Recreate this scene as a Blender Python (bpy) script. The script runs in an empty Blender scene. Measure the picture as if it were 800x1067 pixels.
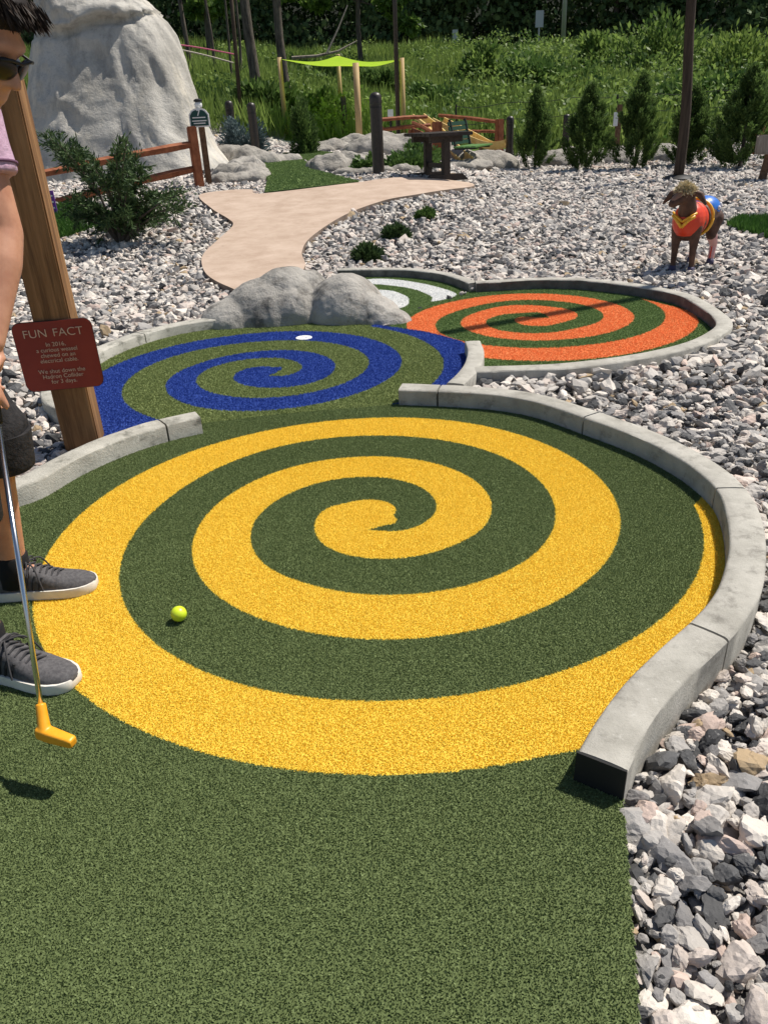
import bpy, bmesh, math, random
import numpy as np
from mathutils import Vector, Matrix, noise as mnoise
random.seed(7); RNG = np.random.default_rng(7)
S = bpy.context.scene; COL = S.collection
R = math.radians
# ------------------------------------------------------------------ camera model
H = 1.2; F = 800.0; ROLL = R(2.8); PITCH = R(27.43)
cr, sr, cp, sp = math.cos(ROLL), math.sin(ROLL), math.cos(PITCH), math.sin(PITCH)
def rays(pts):
    p = np.atleast_2d(np.array(pts, float)); u = (p[:, 0]-400)/F; v = (p[:, 1]-533.5)/F
    u, v = cr*u-sr*v, sr*u+cr*v
    return np.stack([u, cp-v*sp, -sp-v*cp], 1)
def un(pts, z=0.0):                      # photo position -> point on the level z
    d = rays(pts); t = (z-H)/d[:, 2]; return np.stack([d[:, 0]*t, d[:, 1]*t], 1)
def at(px, py, Y):                       # photo position at a known distance
    d = rays([(px, py)])[0]; return np.array([0, 0, H])+d*(Y/d[1])
def proj(P):
    d = np.atleast_2d(P)-np.array([0, 0, H]); zc = d[:, 1]*cp-d[:, 2]*sp; yc = -(d[:, 1]*sp+d[:, 2]*cp)
    zc = np.where(zc < .05, .05, zc); u = d[:, 0]/zc; v = yc/zc
    return np.stack([400+F*(cr*u+sr*v), 533.5+F*(-sr*u+cr*v), zc], 1)
def infr(P, mx=260, my=150):
    q = proj(P); return (q[:, 0] > -mx) & (q[:, 0] < 800+mx) & (q[:, 1] > -my) & (q[:, 1] < 1067+my) & (q[:, 2] > .1)
cam = bpy.data.cameras.new('camera'); co = bpy.data.objects.new('camera', cam); COL.objects.link(co)
cam.sensor_fit = 'HORIZONTAL'; cam.sensor_width = 36; cam.lens = 36; cam.clip_start = .05; cam.clip_end = 600
R0, D0, Fw = Vector((1, 0, 0)), Vector((0, -sp, -cp)), Vector((0, cp, -sp))
rt = cr*R0+sr*D0; up = -(-sr*R0+cr*D0)
co.matrix_world = Matrix(((rt.x, up.x, -Fw.x, 0), (rt.y, up.y, -Fw.y, 0), (rt.z, up.z, -Fw.z, H), (0, 0, 0, 1)))
S.camera = co
# ------------------------------------------------------------------ light
AZ, EL = R(25.6), R(58)
SD = Vector((math.cos(EL)*math.cos(AZ), math.cos(EL)*math.sin(AZ), math.sin(EL)))
w = bpy.data.worlds.new('World'); S.world = w; w.use_nodes = True
nt = w.node_tree; bg = nt.nodes['Background']; sky = nt.nodes.new('ShaderNodeTexSky'); sky.sky_type = 'NISHITA'
sky.sun_disc = False; sky.sun_elevation = EL; sky.sun_rotation = math.pi/2-AZ; sky.dust_density = .6
nt.links.new(sky.outputs[0], bg.inputs[0]); bg.inputs[1].default_value = .07
sl = bpy.data.lights.new('sun', 'SUN'); sl.energy = 4.6; sl.angle = R(.5); sl.color = (1, .94, .85)
so = bpy.data.objects.new('sun', sl); COL.objects.link(so); so.rotation_euler = SD.to_track_quat('Z', 'Y').to_euler()
S.view_settings.view_transform = 'Standard'; S.view_settings.look = 'None'; S.view_settings.exposure = .35; S.view_settings.gamma = 1
# ------------------------------------------------------------------ materials
def mat(name, col=(.5, .5, .5), rough=.7, col2=None, scale=20, detail=4, bump=0, bscale=None, spec=.3, metal=0, stretch=None, lo=.35, hi=.65, trans=0, attr=None, coat=0, extra=None, bdist=.01):
    m = bpy.data.materials.new(name); m.use_nodes = True; n = m.node_tree.nodes; L = m.node_tree.links
    b = n['Principled BSDF']; b.inputs['Roughness'].default_value = rough; b.inputs['Metallic'].default_value = metal
    b.inputs['Specular IOR Level'].default_value = spec; b.inputs['Coat Weight'].default_value = coat
    b.inputs['Base Color'].default_value = (*col, 1)
    src = None
    if attr or col2 or bump:
        tc = n.new('ShaderNodeTexCoord'); mp = n.new('ShaderNodeMapping'); L.new(tc.outputs['Object'], mp.inputs[0])
        if stretch: mp.inputs['Scale'].default_value = stretch
    if attr == 'tint' or col2:
        rp = n.new('ShaderNodeValToRGB'); rp.color_ramp.elements[0].color = (*col, 1); rp.color_ramp.elements[1].color = (*(col2 or col), 1)
        if attr == 'tint':
            a = n.new('ShaderNodeAttribute'); a.attribute_name = 'tint'; L.new(a.outputs['Fac'], rp.inputs[0])
        else:
            nz = n.new('ShaderNodeTexNoise'); nz.inputs['Scale'].default_value = scale; nz.inputs['Detail'].default_value = detail; nz.inputs['Roughness'].default_value = .65
            L.new(mp.outputs[0], nz.inputs[0]); L.new(nz.outputs[0], rp.inputs[0])
            rp.color_ramp.elements[0].position = lo; rp.color_ramp.elements[1].position = hi
        src = rp.outputs[0]
    if attr == 'col':
        a = n.new('ShaderNodeAttribute'); a.attribute_name = 'col'; src = a.outputs['Color']
    if extra:                            # further blotches: (colour, scale, lo, hi, strength, stretch)
        for (ec, es, elo, ehi, ef, est) in extra:
            nz = n.new('ShaderNodeTexNoise'); nz.inputs['Scale'].default_value = es; nz.inputs['Detail'].default_value = 6; nz.inputs['Roughness'].default_value = .7
            m2 = n.new('ShaderNodeMapping'); m2.inputs['Scale'].default_value = est or (1, 1, 1); m2.inputs['Location'].default_value = (es, 3.1, 1.7)
            t2 = n.new('ShaderNodeTexCoord'); L.new(t2.outputs['Object'], m2.inputs[0]); L.new(m2.outputs[0], nz.inputs[0])
            mr = n.new('ShaderNodeMapRange'); mr.inputs[1].default_value = elo; mr.inputs[2].default_value = ehi; mr.inputs[3].default_value = 0; mr.inputs[4].default_value = ef
            L.new(nz.outputs[0], mr.inputs[0]); mx = n.new('ShaderNodeMix'); mx.data_type = 'RGBA'
            L.new(mr.outputs[0], mx.inputs[0])
            if src is not None: L.new(src, mx.inputs[6])
            else: mx.inputs[6].default_value = (*col, 1)
            mx.inputs[7].default_value = (*ec, 1); src = mx.outputs[2]
    if src is not None: L.new(src, b.inputs['Base Color'])
    if bump:
        bn = n.new('ShaderNodeTexNoise'); bn.inputs['Scale'].default_value = bscale or scale*3; bn.inputs['Detail'].default_value = 6; bn.inputs['Roughness'].default_value = .7
        L.new(mp.outputs[0], bn.inputs[0])
        bp = n.new('ShaderNodeBump'); bp.inputs['Strength'].default_value = bump; bp.inputs['Distance'].default_value = bdist
        L.new(bn.outputs[0], bp.inputs['Height']); L.new(bp.outputs[0], b.inputs['Normal'])
    if trans:
        t = n.new('ShaderNodeBsdfTranslucent'); ms = n.new('ShaderNodeMixShader'); ms.inputs[0].default_value = trans
        if src is not None: L.new(src, t.inputs[0])
        else: t.inputs[0].default_value = (*col, 1)
        L.new(b.outputs[0], ms.inputs[1]); L.new(t.outputs[0], ms.inputs[2]); L.new(ms.outputs[0], n['Material Output'].inputs[0])
    return m
M = {}
def turf(name, a, b): M[name] = mat(name, a, .8, b, attr='tint', spec=.15, trans=.3)
turf('turf_dark_green', (.130, .170, .064), (.255, .32, .138)); turf('turf_olive', (.165, .205, .07), (.35, .41, .165))
turf('turf_yellow', (.87, .635, .075), (1.0, .775, .135)); turf('turf_blue', (.035, .075, .32), (.085, .165, .56))
turf('turf_orange', (.84, .28, .10), (1.0, .41, .165)); turf('turf_white', (.82, .82, .80), (.95, .95, .93))
turf('turf_mid_green', (.10, .165, .055), (.25, .34, .12))
M['concrete'] = mat('concrete', (.34, .325, .285), .92, (.47, .45, .40), 9, 8, .6, 140, .15, extra=[((.17, .16, .14), 14, .53, .70, .8, (1, 1, 1)), ((.24, .225, .195), 3, .5, .7, .5, None), ((.62, .6, .55), 60, .6, .7, .4, None)], bdist=.004)
M['concrete_old'] = mat('concrete_old', (.34, .325, .28), .92, (.50, .48, .42), 7, 8, .7, 120, .2, extra=[((.11, .11, .09), 11, .52, .68, .8, (1, 1, 2)), ((.65, .63, .57), 45, .58, .7, .5, None)], bdist=.006)
M['concrete_dark'] = mat('concrete_dark', (.085, .078, .068), .92, (.17, .16, .14), 9, 6, .4, 120, .2, extra=[((.30, .285, .25), 6, .56, .7, .5, (1, 1, .5))], bdist=.005)
M['joint'] = mat('joint', (.05, .05, .045), .95)
M['path'] = mat('path', (.42, .315, .24), .9, (.52, .405, .32), 3.5, 6, .4, 70, .2, extra=[((.33, .235, .17), 2.2, .50, .72, .6, None), ((.30, .22, .17), 12, .60, .72, .5, None), ((.58, .47, .39), 25, .6, .7, .5, None)], bdist=.01)
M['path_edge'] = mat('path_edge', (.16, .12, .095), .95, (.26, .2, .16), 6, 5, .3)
M['boulder'] = mat('boulder', (.26, .245, .22), .92, (.45, .425, .385), 3.2, 8, .8, 28, .2, extra=[((.08, .075, .066), 4.5, .52, .62, .7, (1, 1, .6)), ((.46, .44, .41), 13, .58, .7, .5, None)], bdist=.02)
M['rock_wall'] = mat('rock_wall', (.38, .36, .32), .95, (.54, .515, .465), .9, 8, .7, 5, .15, extra=[((.19, .185, .17), 2.4, .50, .66, .6, (1, 1, .22)), ((.24, .235, .22), 18, .55, .7, .5, None), ((.66, .6, .49), 1.1, .52, .66, .8, (1.3, 1.3, .35)), ((.28, .26, .24), 9, .58, .68, .5, None)], bdist=.06)
M['rock_pale'] = mat('rock_pale', (.27, .25, .22), .95, (.44, .41, .365), 2, 8, .8, 9, .15, extra=[((.17, .16, .14), 3, .55, .68, .6, None)], bdist=.08)
M['stone'] = mat('stone', attr='col', rough=.85, spec=.25, bump=.5, bscale=90, bdist=.006, extra=[((.72, .69, .66), 55, .60, .70, .35, None), ((.12, .12, .13), 30, .60, .72, .4, None)])
M['soil'] = mat('soil', (.17, .16, .15), .95, (.36, .34, .32), 22, 6, .8, 40, .1, bdist=.03, extra=[((.06, .06, .06), 30, .5, .6, .7, None)])
M['bank'] = mat('bank', (.045, .075, .018), .95, (.10, .15, .035), 1.5, 6, .6, 8, .1, bdist=.1)
M['asphalt'] = mat('asphalt', (.10, .10, .10), .9, (.16, .16, .155), 8, 5, .2)
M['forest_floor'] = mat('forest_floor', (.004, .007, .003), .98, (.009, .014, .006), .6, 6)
M['weeds'] = mat('weeds', (.085, .145, .03), .6, (.30, .40, .10), attr='tint', trans=.42, spec=.2)
M['weeds_broad'] = mat('weeds_broad', (.055, .115, .025), .55, (.29, .40, .10), attr='tint', trans=.42, spec=.3)
M['lawn'] = mat('lawn', (.03, .09, .015), .6, (.09, .19, .035), attr='tint', trans=.3, spec=.2)
M['leaf_forest'] = mat('leaf_forest', (.028, .065, .024), .6, (.14, .21, .07), attr='tint', trans=.22, spec=.2)
M['leaf_tree'] = mat('leaf_tree', (.05, .11, .02), .55, (.22, .34, .07), attr='tint', trans=.5, spec=.25)
M['leaf_arbor'] = mat('leaf_arbor', (.03, .07, .018), .6, (.15, .23, .06), attr='tint', trans=.4, spec=.2)
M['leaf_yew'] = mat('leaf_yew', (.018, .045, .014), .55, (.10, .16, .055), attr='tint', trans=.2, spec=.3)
M['leaf_low'] = mat('leaf_low', (.045, .10, .022), .55, (.16, .26, .065), attr='tint', trans=.25, spec=.25)
M['leaf_blue'] = mat('leaf_blue', (.05, .085, .085), .6, (.17, .23, .24), attr='tint', trans=.15)
M['bark'] = mat('bark', (.05, .042, .035), .95, (.17, .145, .12), 14, 6, .9, 20, .1, stretch=(1, 1, .18), bdist=.03)
M['pole_wood'] = mat('pole_wood', (.035, .026, .02), .9, (.085, .062, .045), 30, 6, .6, 40, .2, stretch=(1, 1, .06))
M['post_wood'] = mat('post_wood', (.13, .062, .024), .8, (.34, .185, .08), 13, 6, .35, 60, .3, stretch=(1, 1, .085), lo=.36, hi=.62, extra=[((.07, .032, .012), 34, .52, .64, .6, (1, 1, .05))], bdist=.004)
M['red_wood'] = mat('red_wood', (.19, .055, .022), .75, (.36, .125, .055), 18, 5, .3, 40, .3, stretch=(.3, 1, .3))
M['brown_wood'] = mat('brown_wood', (.10, .055, .03), .8, (.2, .12, .07), 20, 5, .3, 40)
M['pale_wood'] = mat('pale_wood', (.42, .27, .12), .7, (.58, .42, .21), 12, 5, .2, 30, .3, stretch=(1, 1, .1))
M['grey_wood'] = mat('grey_wood', (.16, .13, .1), .85, (.36, .31, .26), 14, 5, .4, 40, stretch=(1, 1, .15))
M['chute_wood'] = mat('chute_wood', (.56, .38, .12), .6, (.70, .52, .22), 6, 4, .1, 20)
M['dark_brown'] = mat('dark_brown', (.022, .015, .011), .55, (.045, .032, .024), 20, 4, .2, 50, .4)
M['bollard'] = mat('bollard', (.02, .014, .011), .42, (.035, .026, .02), 30, 4, .15, 60, .5)
M['dark_green_paint'] = mat('dark_green_paint', (.012, .045, .028), .45, spec=.5)
M['green_paint'] = mat('green_paint', (.10, .22, .06), .5, spec=.4)
M['lime'] = mat('lime', (.50, .80, .03), .7, (.60, .86, .05), 3, 3, trans=.5)
M['sign_red'] = mat('sign_red', (.21, .022, .014), .5, (.25, .030, .019), 6, 3, spec=.4)
M['sign_cream'] = mat('sign_cream', (.62, .46, .34), .6)
M['sign_green'] = mat('sign_green', (.008, .055, .048), .4, spec=.4)
M['white_paint'] = mat('white_paint', (.78, .78, .76), .5)
M['purple'] = mat('purple', (.16, .05, .30), .5)
M['steel'] = mat('steel', (.62, .63, .65), .22, metal=1)
M['grey_metal'] = mat('grey_metal', (.42, .44, .45), .5, metal=.6)
M['dark_metal'] = mat('dark_metal', (.02, .02, .02), .5)
M['rubber'] = mat('rubber', (.015, .015, .015), .7)
M['putter'] = mat('putter', (.80, .33, .012), .42, (.86, .38, .02), 30, 3, spec=.45)
M['ball'] = mat('ball', (.62, .78, .03), .35, spec=.5, coat=.3)
M['skin'] = mat('skin', (.43, .205, .125), .5, (.53, .275, .175), 22, 5, .2, 260, .4, bdist=.001, extra=[((.34, .12, .07), 9, .55, .75, .4, None)])
M['hair'] = mat('hair', (.010, .006, .004), .6, (.045, .028, .018), attr='tint', spec=.2)
M['hair_base'] = mat('hair_base', (.012, .008, .006), .6)
M['lips'] = mat('lips', (.33, .12, .09), .5)
M['shirt'] = mat('shirt', (.46, .30, .40), .85, (.53, .36, .47), 30, 4, .5, 14, .15, bdist=.02)
M['shirt_band'] = mat('shirt_band', (.13, .06, .11), .85)
M['shorts'] = mat('shorts', (.020, .019, .020), .9, (.038, .036, .037), 60, 4, .6, 12, .15, bdist=.02)
M['canvas'] = mat('canvas', (.075, .072, .075), .9, (.125, .12, .122), 120, 4, .5, 300, .15, bdist=.002)
M['canvas_dark'] = mat('canvas_dark', (.025, .025, .027), .9)
M['lace'] = mat('lace', (.055, .053, .056), .9)
M['sole'] = mat('sole', (.66, .62, .55), .7, (.76, .73, .67), 30, 4)
M['sock'] = mat('sock', (.012, .012, .013), .95)
M['lens'] = mat('lens', (.006, .006, .006), .3, spec=.35)
M['eye'] = mat('eye', (.7, .68, .65), .3)
M['goat'] = mat('goat', (.055, .024, .014), .6, (.12, .058, .035), 14, 4, .2, 40, .4)
M['goat_face'] = mat('goat_face', (.25, .15, .11), .6)
M['costume_red'] = mat('costume_red', (.70, .05, .012), .4, spec=.5)
M['costume_gold'] = mat('costume_gold', (.82, .42, .03), .4, spec=.5)
M['costume_blue'] = mat('costume_blue', (.02, .15, .55), .4, spec=.5)
M['costume_white'] = mat('costume_white', (.75, .72, .72), .4)
M['boot_pink'] = mat('boot_pink', (.62, .33, .31), .4)
M['hoof'] = mat('hoof', (.07, .06, .11), .5)
M['blond'] = mat('blond', (.55, .46, .28), .6, (.75, .66, .46), 30, 3, .4, 60)
M['car_blue'] = mat('car_blue', (.02, .03, .12), .3, spec=.6, coat=.5)
M['car_white'] = mat('car_white', (.6, .6, .6), .3, spec=.6)
M['glass'] = mat('glass', (.02, .025, .03), .08, spec=.7)
M['black_plastic'] = mat('black_plastic', (.012, .012, .013), .5)
M['rope'] = mat('rope', (.45, .4, .33), .9)
M['pink_rope'] = mat('pink_rope', (.5, .12, .2), .9)
# ------------------------------------------------------------------ object helpers
def tag(o, label=None, cat=None, group=None, kind=None):
    if label: o['label'] = label
    if cat: o['category'] = cat
    if group: o['group'] = group
    if kind: o['kind'] = kind
    return o
def thing(name, label, cat, loc=(0, 0, 0), rz=0, group=None):
    o = bpy.data.objects.new(name, None); COL.objects.link(o); o.empty_display_size = .1
    o.location = [float(c) for c in loc]; o.rotation_euler = (0, 0, rz); return tag(o, label, cat, group)
def link(name, me, m, parent=None):
    o = bpy.data.objects.new(name, me); COL.objects.link(o)
    for mm in (m if isinstance(m, (list, tuple)) else [m]): me.materials.append(M[mm])
    if parent: o.parent = parent
    return o
def nmesh(name, V, F_, m, parent=None, tint=None, col=None, smooth=False, world=False):
    V = np.asarray(V, np.float32).reshape(-1, 3)
    if world and parent is not None: V = V-np.array(parent.location, np.float32)
    F_ = np.asarray(F_, np.int32); k = F_.shape[1]; me = bpy.data.meshes.new(name)
    me.vertices.add(len(V)); me.vertices.foreach_set('co', V.ravel()); me.loops.add(F_.size); me.loops.foreach_set('vertex_index', F_.ravel())
    me.polygons.add(len(F_)); me.polygons.foreach_set('loop_start', np.arange(len(F_), dtype=np.int32)*k)
    me.polygons.foreach_set('use_smooth', np.full(len(F_), smooth))
    me.update(calc_edges=True)
    if tint is not None:
        a = me.attributes.new('tint', 'FLOAT', 'FACE'); a.data.foreach_set('value', np.asarray(tint, np.float32))
    if col is not None:
        a = me.attributes.new('col', 'FLOAT_COLOR', 'FACE'); a.data.foreach_set('color', np.c_[col, np.ones(len(col))].astype(np.float32).ravel())
    return link(name, me, m, parent)
class MB:
    def __init__(s): s.v = []; s.f = []
    def add(s, V, F_):
        o = len(s.v); s.v += [tuple(map(float, x)) for x in V]; s.f += [tuple(i+o for i in f) for f in F_]; return s
    def box(s, c, d, rot=None, bev=0):
        c = Vector(c); hx, hy, hz = [x/2 for x in d]
        if bev:
            bm = bmesh.new(); bmesh.ops.create_cube(bm, size=1)
            for v in bm.verts: v.co = Vector((v.co.x*d[0], v.co.y*d[1], v.co.z*d[2]))
            bmesh.ops.bevel(bm, geom=bm.edges[:], offset=bev, segments=2, affect='EDGES')
            V = [v.co.copy() for v in bm.verts]; bm.verts.index_update(); Fs = [[v.index for v in f.verts] for f in bm.faces]; bm.free()
        else:
            V = [Vector((x, y, z)) for x in (-hx, hx) for y in (-hy, hy) for z in (-hz, hz)]
            Fs = [(0, 1, 3, 2), (4, 6, 7, 5), (0, 4, 5, 1), (2, 3, 7, 6), (0, 2, 6, 4), (1, 5, 7, 3)]
        if rot is not None: V = [rot @ v for v in V]
        return s.add([v+c for v in V], Fs)
    def bar(s, p, q, w, h, up=(0, 0, 1), bev=0):  # box beam p->q
        p, q = Vector(p), Vector(q); d = (q-p); L = d.length; d.normalize(); u = Vector(up)
        x = d.cross(u).normalized(); u = x.cross(d)
        rot = Matrix((x, d, u)).transposed(); return s.box((p+q)/2, (w, L, h), rot, bev)
    def tube(s, pts, rad, n=10, cap=True):
        pts = [Vector(p) for p in pts]; rad = [float(x) for x in rad] if hasattr(rad, '__len__') else [float(rad)]*len(pts)
        V = []; prev = None
        for i, p in enumerate(pts):
            d = (pts[min(i+1, len(pts)-1)]-pts[max(i-1, 0)]).normalized()
            if prev is None: a = d.orthogonal().normalized()
            else: a = (prev-d*prev.dot(d)).normalized()
            prev = a; b = d.cross(a)
            V += [p+rad[i]*(math.cos(2*math.pi*k/n)*a+math.sin(2*math.pi*k/n)*b) for k in range(n)]
        Fs = [(i*n+k, i*n+(k+1) % n, (i+1)*n+(k+1) % n, (i+1)*n+k) for i in range(len(pts)-1) for k in range(n)]
        if cap: Fs += [tuple(range(n-1, -1, -1)), tuple((len(pts)-1)*n+k for k in range(n))]
        return s.add(V, Fs)
    def lathe(s, prof, n=20, c=(0, 0, 0)):       # profile of (r, z), closed top and bottom
        V = [(c[0]+r*math.cos(2*math.pi*k/n), c[1]+r*math.sin(2*math.pi*k/n), c[2]+z) for r, z in prof for k in range(n)]
        Fs = [(i*n+k, i*n+(k+1) % n, (i+1)*n+(k+1) % n, (i+1)*n+k) for i in range(len(prof)-1) for k in range(n)]
        Fs += [tuple(range(n-1, -1, -1)), tuple((len(prof)-1)*n+k for k in range(n))]
        return s.add(V, Fs)
    def prism(s, poly, z0, z1):
        n = len(poly); V = [(x, y, z0) for x, y in poly]+[(x, y, z1) for x, y in poly]
        return s.add(V, [tuple(range(n-1, -1, -1)), tuple(range(n, 2*n))]+[(i, (i+1) % n, n+(i+1) % n, n+i) for i in range(n)])
    def cap(s, p, rp, q, rq, n=14, sq=None):     # tapered capsule (closed)
        p, q = Vector(p), Vector(q); d = (q-p).normalized(); a = d.orthogonal().normalized(); b = d.cross(a); V = []; m = 5
        for i in range(m+1):
            t = -math.pi/2+math.pi/2*i/m+(.001 if i == 0 else 0); V += [p+d*rp*math.sin(t)+rp*math.cos(t)*(math.cos(2*math.pi*k/n)*a+math.sin(2*math.pi*k/n)*b) for k in range(n)]
        for i in range(m+1):
            t = math.pi/2*i/m-(.001 if i == m else 0); V += [q+d*rq*math.sin(t)+rq*math.cos(t)*(math.cos(2*math.pi*k/n)*a+math.sin(2*math.pi*k/n)*b) for k in range(n)]
        r = 2*m+2
        Fs = [(i*n+k, i*n+(k+1) % n, (i+1)*n+(k+1) % n, (i+1)*n+k) for i in range(r-1) for k in range(n)]
        Fs += [tuple(range(n-1, -1, -1)), tuple((r-1)*n+k for k in range(n))]
        return s.add(V, Fs)
    def ell(s, c, r, rot=None, n=18, m=12):
        V = []; c = Vector(c)
        for i in range(m+1):
            t = -math.pi/2+math.pi*i/m; t = max(-1.565, min(1.565, t))
            for k in range(n):
                v = Vector((r[0]*math.cos(t)*math.cos(2*math.pi*k/n), r[1]*math.cos(t)*math.sin(2*math.pi*k/n), r[2]*math.sin(t)))
                V.append((rot @ v if rot is not None else v)+c)
        Fs = [(i*n+k, i*n+(k+1) % n, (i+1)*n+(k+1) % n, (i+1)*n+k) for i in range(m) for k in range(n)]
        Fs += [tuple(range(n-1, -1, -1)), tuple(m*n+k for k in range(n))]
        return s.add(V, Fs)
    def build(s, name, m, parent=None, smooth=False, world=False, auto=False):
        V = s.v
        if world and parent is not None: l = parent.location; V = [(a-l.x, b-l.y, c-l.z) for a, b, c in V]
        me = bpy.data.meshes.new(name); me.from_pydata(V, [], s.f); me.update()
        bm = bmesh.new(); bm.from_mesh(me); bmesh.ops.recalc_face_normals(bm, faces=bm.faces[:]); bm.to_mesh(me); bm.free()
        if smooth: me.polygons.foreach_set('use_smooth', [True]*len(me.polygons))
        if auto:
            me.polygons.foreach_set('use_smooth', [True]*len(me.polygons)); me.set_sharp_from_angle(angle=R(40))
        return link(name, me, m, parent)
    def fused(s, name, m, parent=None, voxel=.01, smooth=4, world=False, disp=None, shade=True):
        """union of all the closed shapes as one continuous surface"""
        me = bpy.data.meshes.new('work'); me.from_pydata(s.v, [], s.f); me.update()
        bm = bmesh.new(); bm.from_mesh(me); bmesh.ops.recalc_face_normals(bm, faces=bm.faces[:]); bm.to_mesh(me); bm.free()
        o = bpy.data.objects.new('work', me); COL.objects.link(o)
        r = o.modifiers.new('r', 'REMESH'); r.mode = 'VOXEL'; r.voxel_size = voxel; r.adaptivity = 0
        if smooth: sm = o.modifiers.new('s', 'SMOOTH'); sm.factor = .5; sm.iterations = smooth
        dg = bpy.context.evaluated_depsgraph_get(); new = bpy.data.meshes.new_from_object(o.evaluated_get(dg)); new.name = name
        bpy.data.objects.remove(o); bpy.data.meshes.remove(me)
        if disp:
            n = len(new.vertices); c = np.zeros(n*3, np.float32); new.vertices.foreach_get('co', c); nn = np.array([v.normal[:] for v in new.vertices]); c = c.reshape(-1, 3)
            d = np.array([disp(Vector(p)) for p in c]); c = c+nn*d[:, None]; new.vertices.foreach_set('co', c.astype(np.float32).ravel()); new.update()
        if world and parent is not None: new.transform(Matrix.Translation(-parent.location))
        new.polygons.foreach_set('use_smooth', [shade]*len(new.polygons))
        new.materials.clear(); return link(name, new, m, parent)
def fbm(p, s, o=4): return mnoise.fractal(Vector(p)*s, 1.0, 2.0, o)
def copy_tree(o, parent=None, kids=None):
    c = o.copy(); COL.objects.link(c)
    if parent: c.parent = parent
    for k in list(o.children): copy_tree(k, c)
    return c
# ------------------------------------------------------------------ curves and polygons
def crom(P, step=.04, closed=False):
    P = np.array(P, float); n = len(P); out = []
    for i in range(n if closed else n-1):
        if closed: a, b, c, d = P[(i-1) % n], P[i], P[(i+1) % n], P[(i+2) % n]
        else: a, b, c, d = P[max(i-1, 0)], P[i], P[i+1], P[min(i+2, n-1)]
        k = max(2, int(np.linalg.norm(c-b)/step))
        for t in np.arange(k)/k:
            out.append(.5*((2*b)+(c-a)*t+(2*a-5*b+4*c-d)*t*t+(3*b-a-3*c+d)*t**3))
    if not closed: out.append(P[-1])
    return np.array(out)
def resample(P, step):
    P = np.asarray(P); d = np.r_[0, np.cumsum(np.linalg.norm(np.diff(P, axis=0), axis=1))]; n = max(2, int(d[-1]/step)); t = np.linspace(0, d[-1], n+1)
    return np.stack([np.interp(t, d, P[:, k]) for k in range(P.shape[1])], 1)
def smooth_line(P, it=6):
    P = P.copy()
    for _ in range(it): P[1:-1] = .5*P[1:-1]+.25*(P[:-2]+P[2:])
    return P
def offs(P, d):
    t = np.gradient(P, axis=0); t /= np.linalg.norm(t, axis=1)[:, None]; return P+d*np.stack([-t[:, 1], t[:, 0]], 1)
def inpoly(P, poly):
    P = np.asarray(P); poly = np.asarray(poly); res = np.zeros(len(P), bool)
    lo, hi = poly.min(0), poly.max(0); idx = np.where((P[:, 0] >= lo[0]) & (P[:, 0] <= hi[0]) & (P[:, 1] >= lo[1]) & (P[:, 1] <= hi[1]))[0]
    x, y = P[idx, 0], P[idx, 1]; r = np.zeros(len(idx), bool); q = np.roll(poly, -1, 0)
    for (x0, y0), (x1, y1) in zip(poly, q):
        if y0 == y1: continue
        r ^= ((y0 > y) != (y1 > y)) & (x < (x1-x0)*(y-y0)/(y1-y0)+x0)
    res[idx] = r; return res
def sstep(a, b, x): t = np.clip((x-a)/(b-a), 0, 1); return t*t*(3-2*t)
def T(x, y):                              # height of the land
    x = np.asarray(x, float); y = np.asarray(y, float)
    wl = 1-sstep(.2, 3.2, x-.0*(y))
    z = wl*(.38*sstep(6.3, 13.5, y)+.10*sstep(13, 22, y)) + .42*sstep(1, 4, -x)*sstep(13.5, 26, y)
    top = 3.75-.04*np.clip(x, -25, 40)
    b0 = 24-1.5*sstep(0, 6, x)
    z = z+(top-z)*np.clip((y-b0)/(47-b0), 0, 1)**1.05*(y > b0)
    z = z+np.clip(y-66, 0, 200)*.5+np.clip(y-80, 0, 200)*.5
    return z
def G(px, py):                            # photo position -> land
    d = rays([(px, py)])[0]; t = np.linspace(.5, 90, 4000); P = np.array([0, 0, H])+d*t[:, None]
    k = np.where(P[:, 2] <= T(P[:, 0], P[:, 1]))[0]; return P[k[0]] if len(k) else P[-1]
def on(px, py, Y):                        # photo column at a distance, dropped to the land
    p = at(px, py, Y); p[2] = float(T(p[0], p[1])); return p
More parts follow.
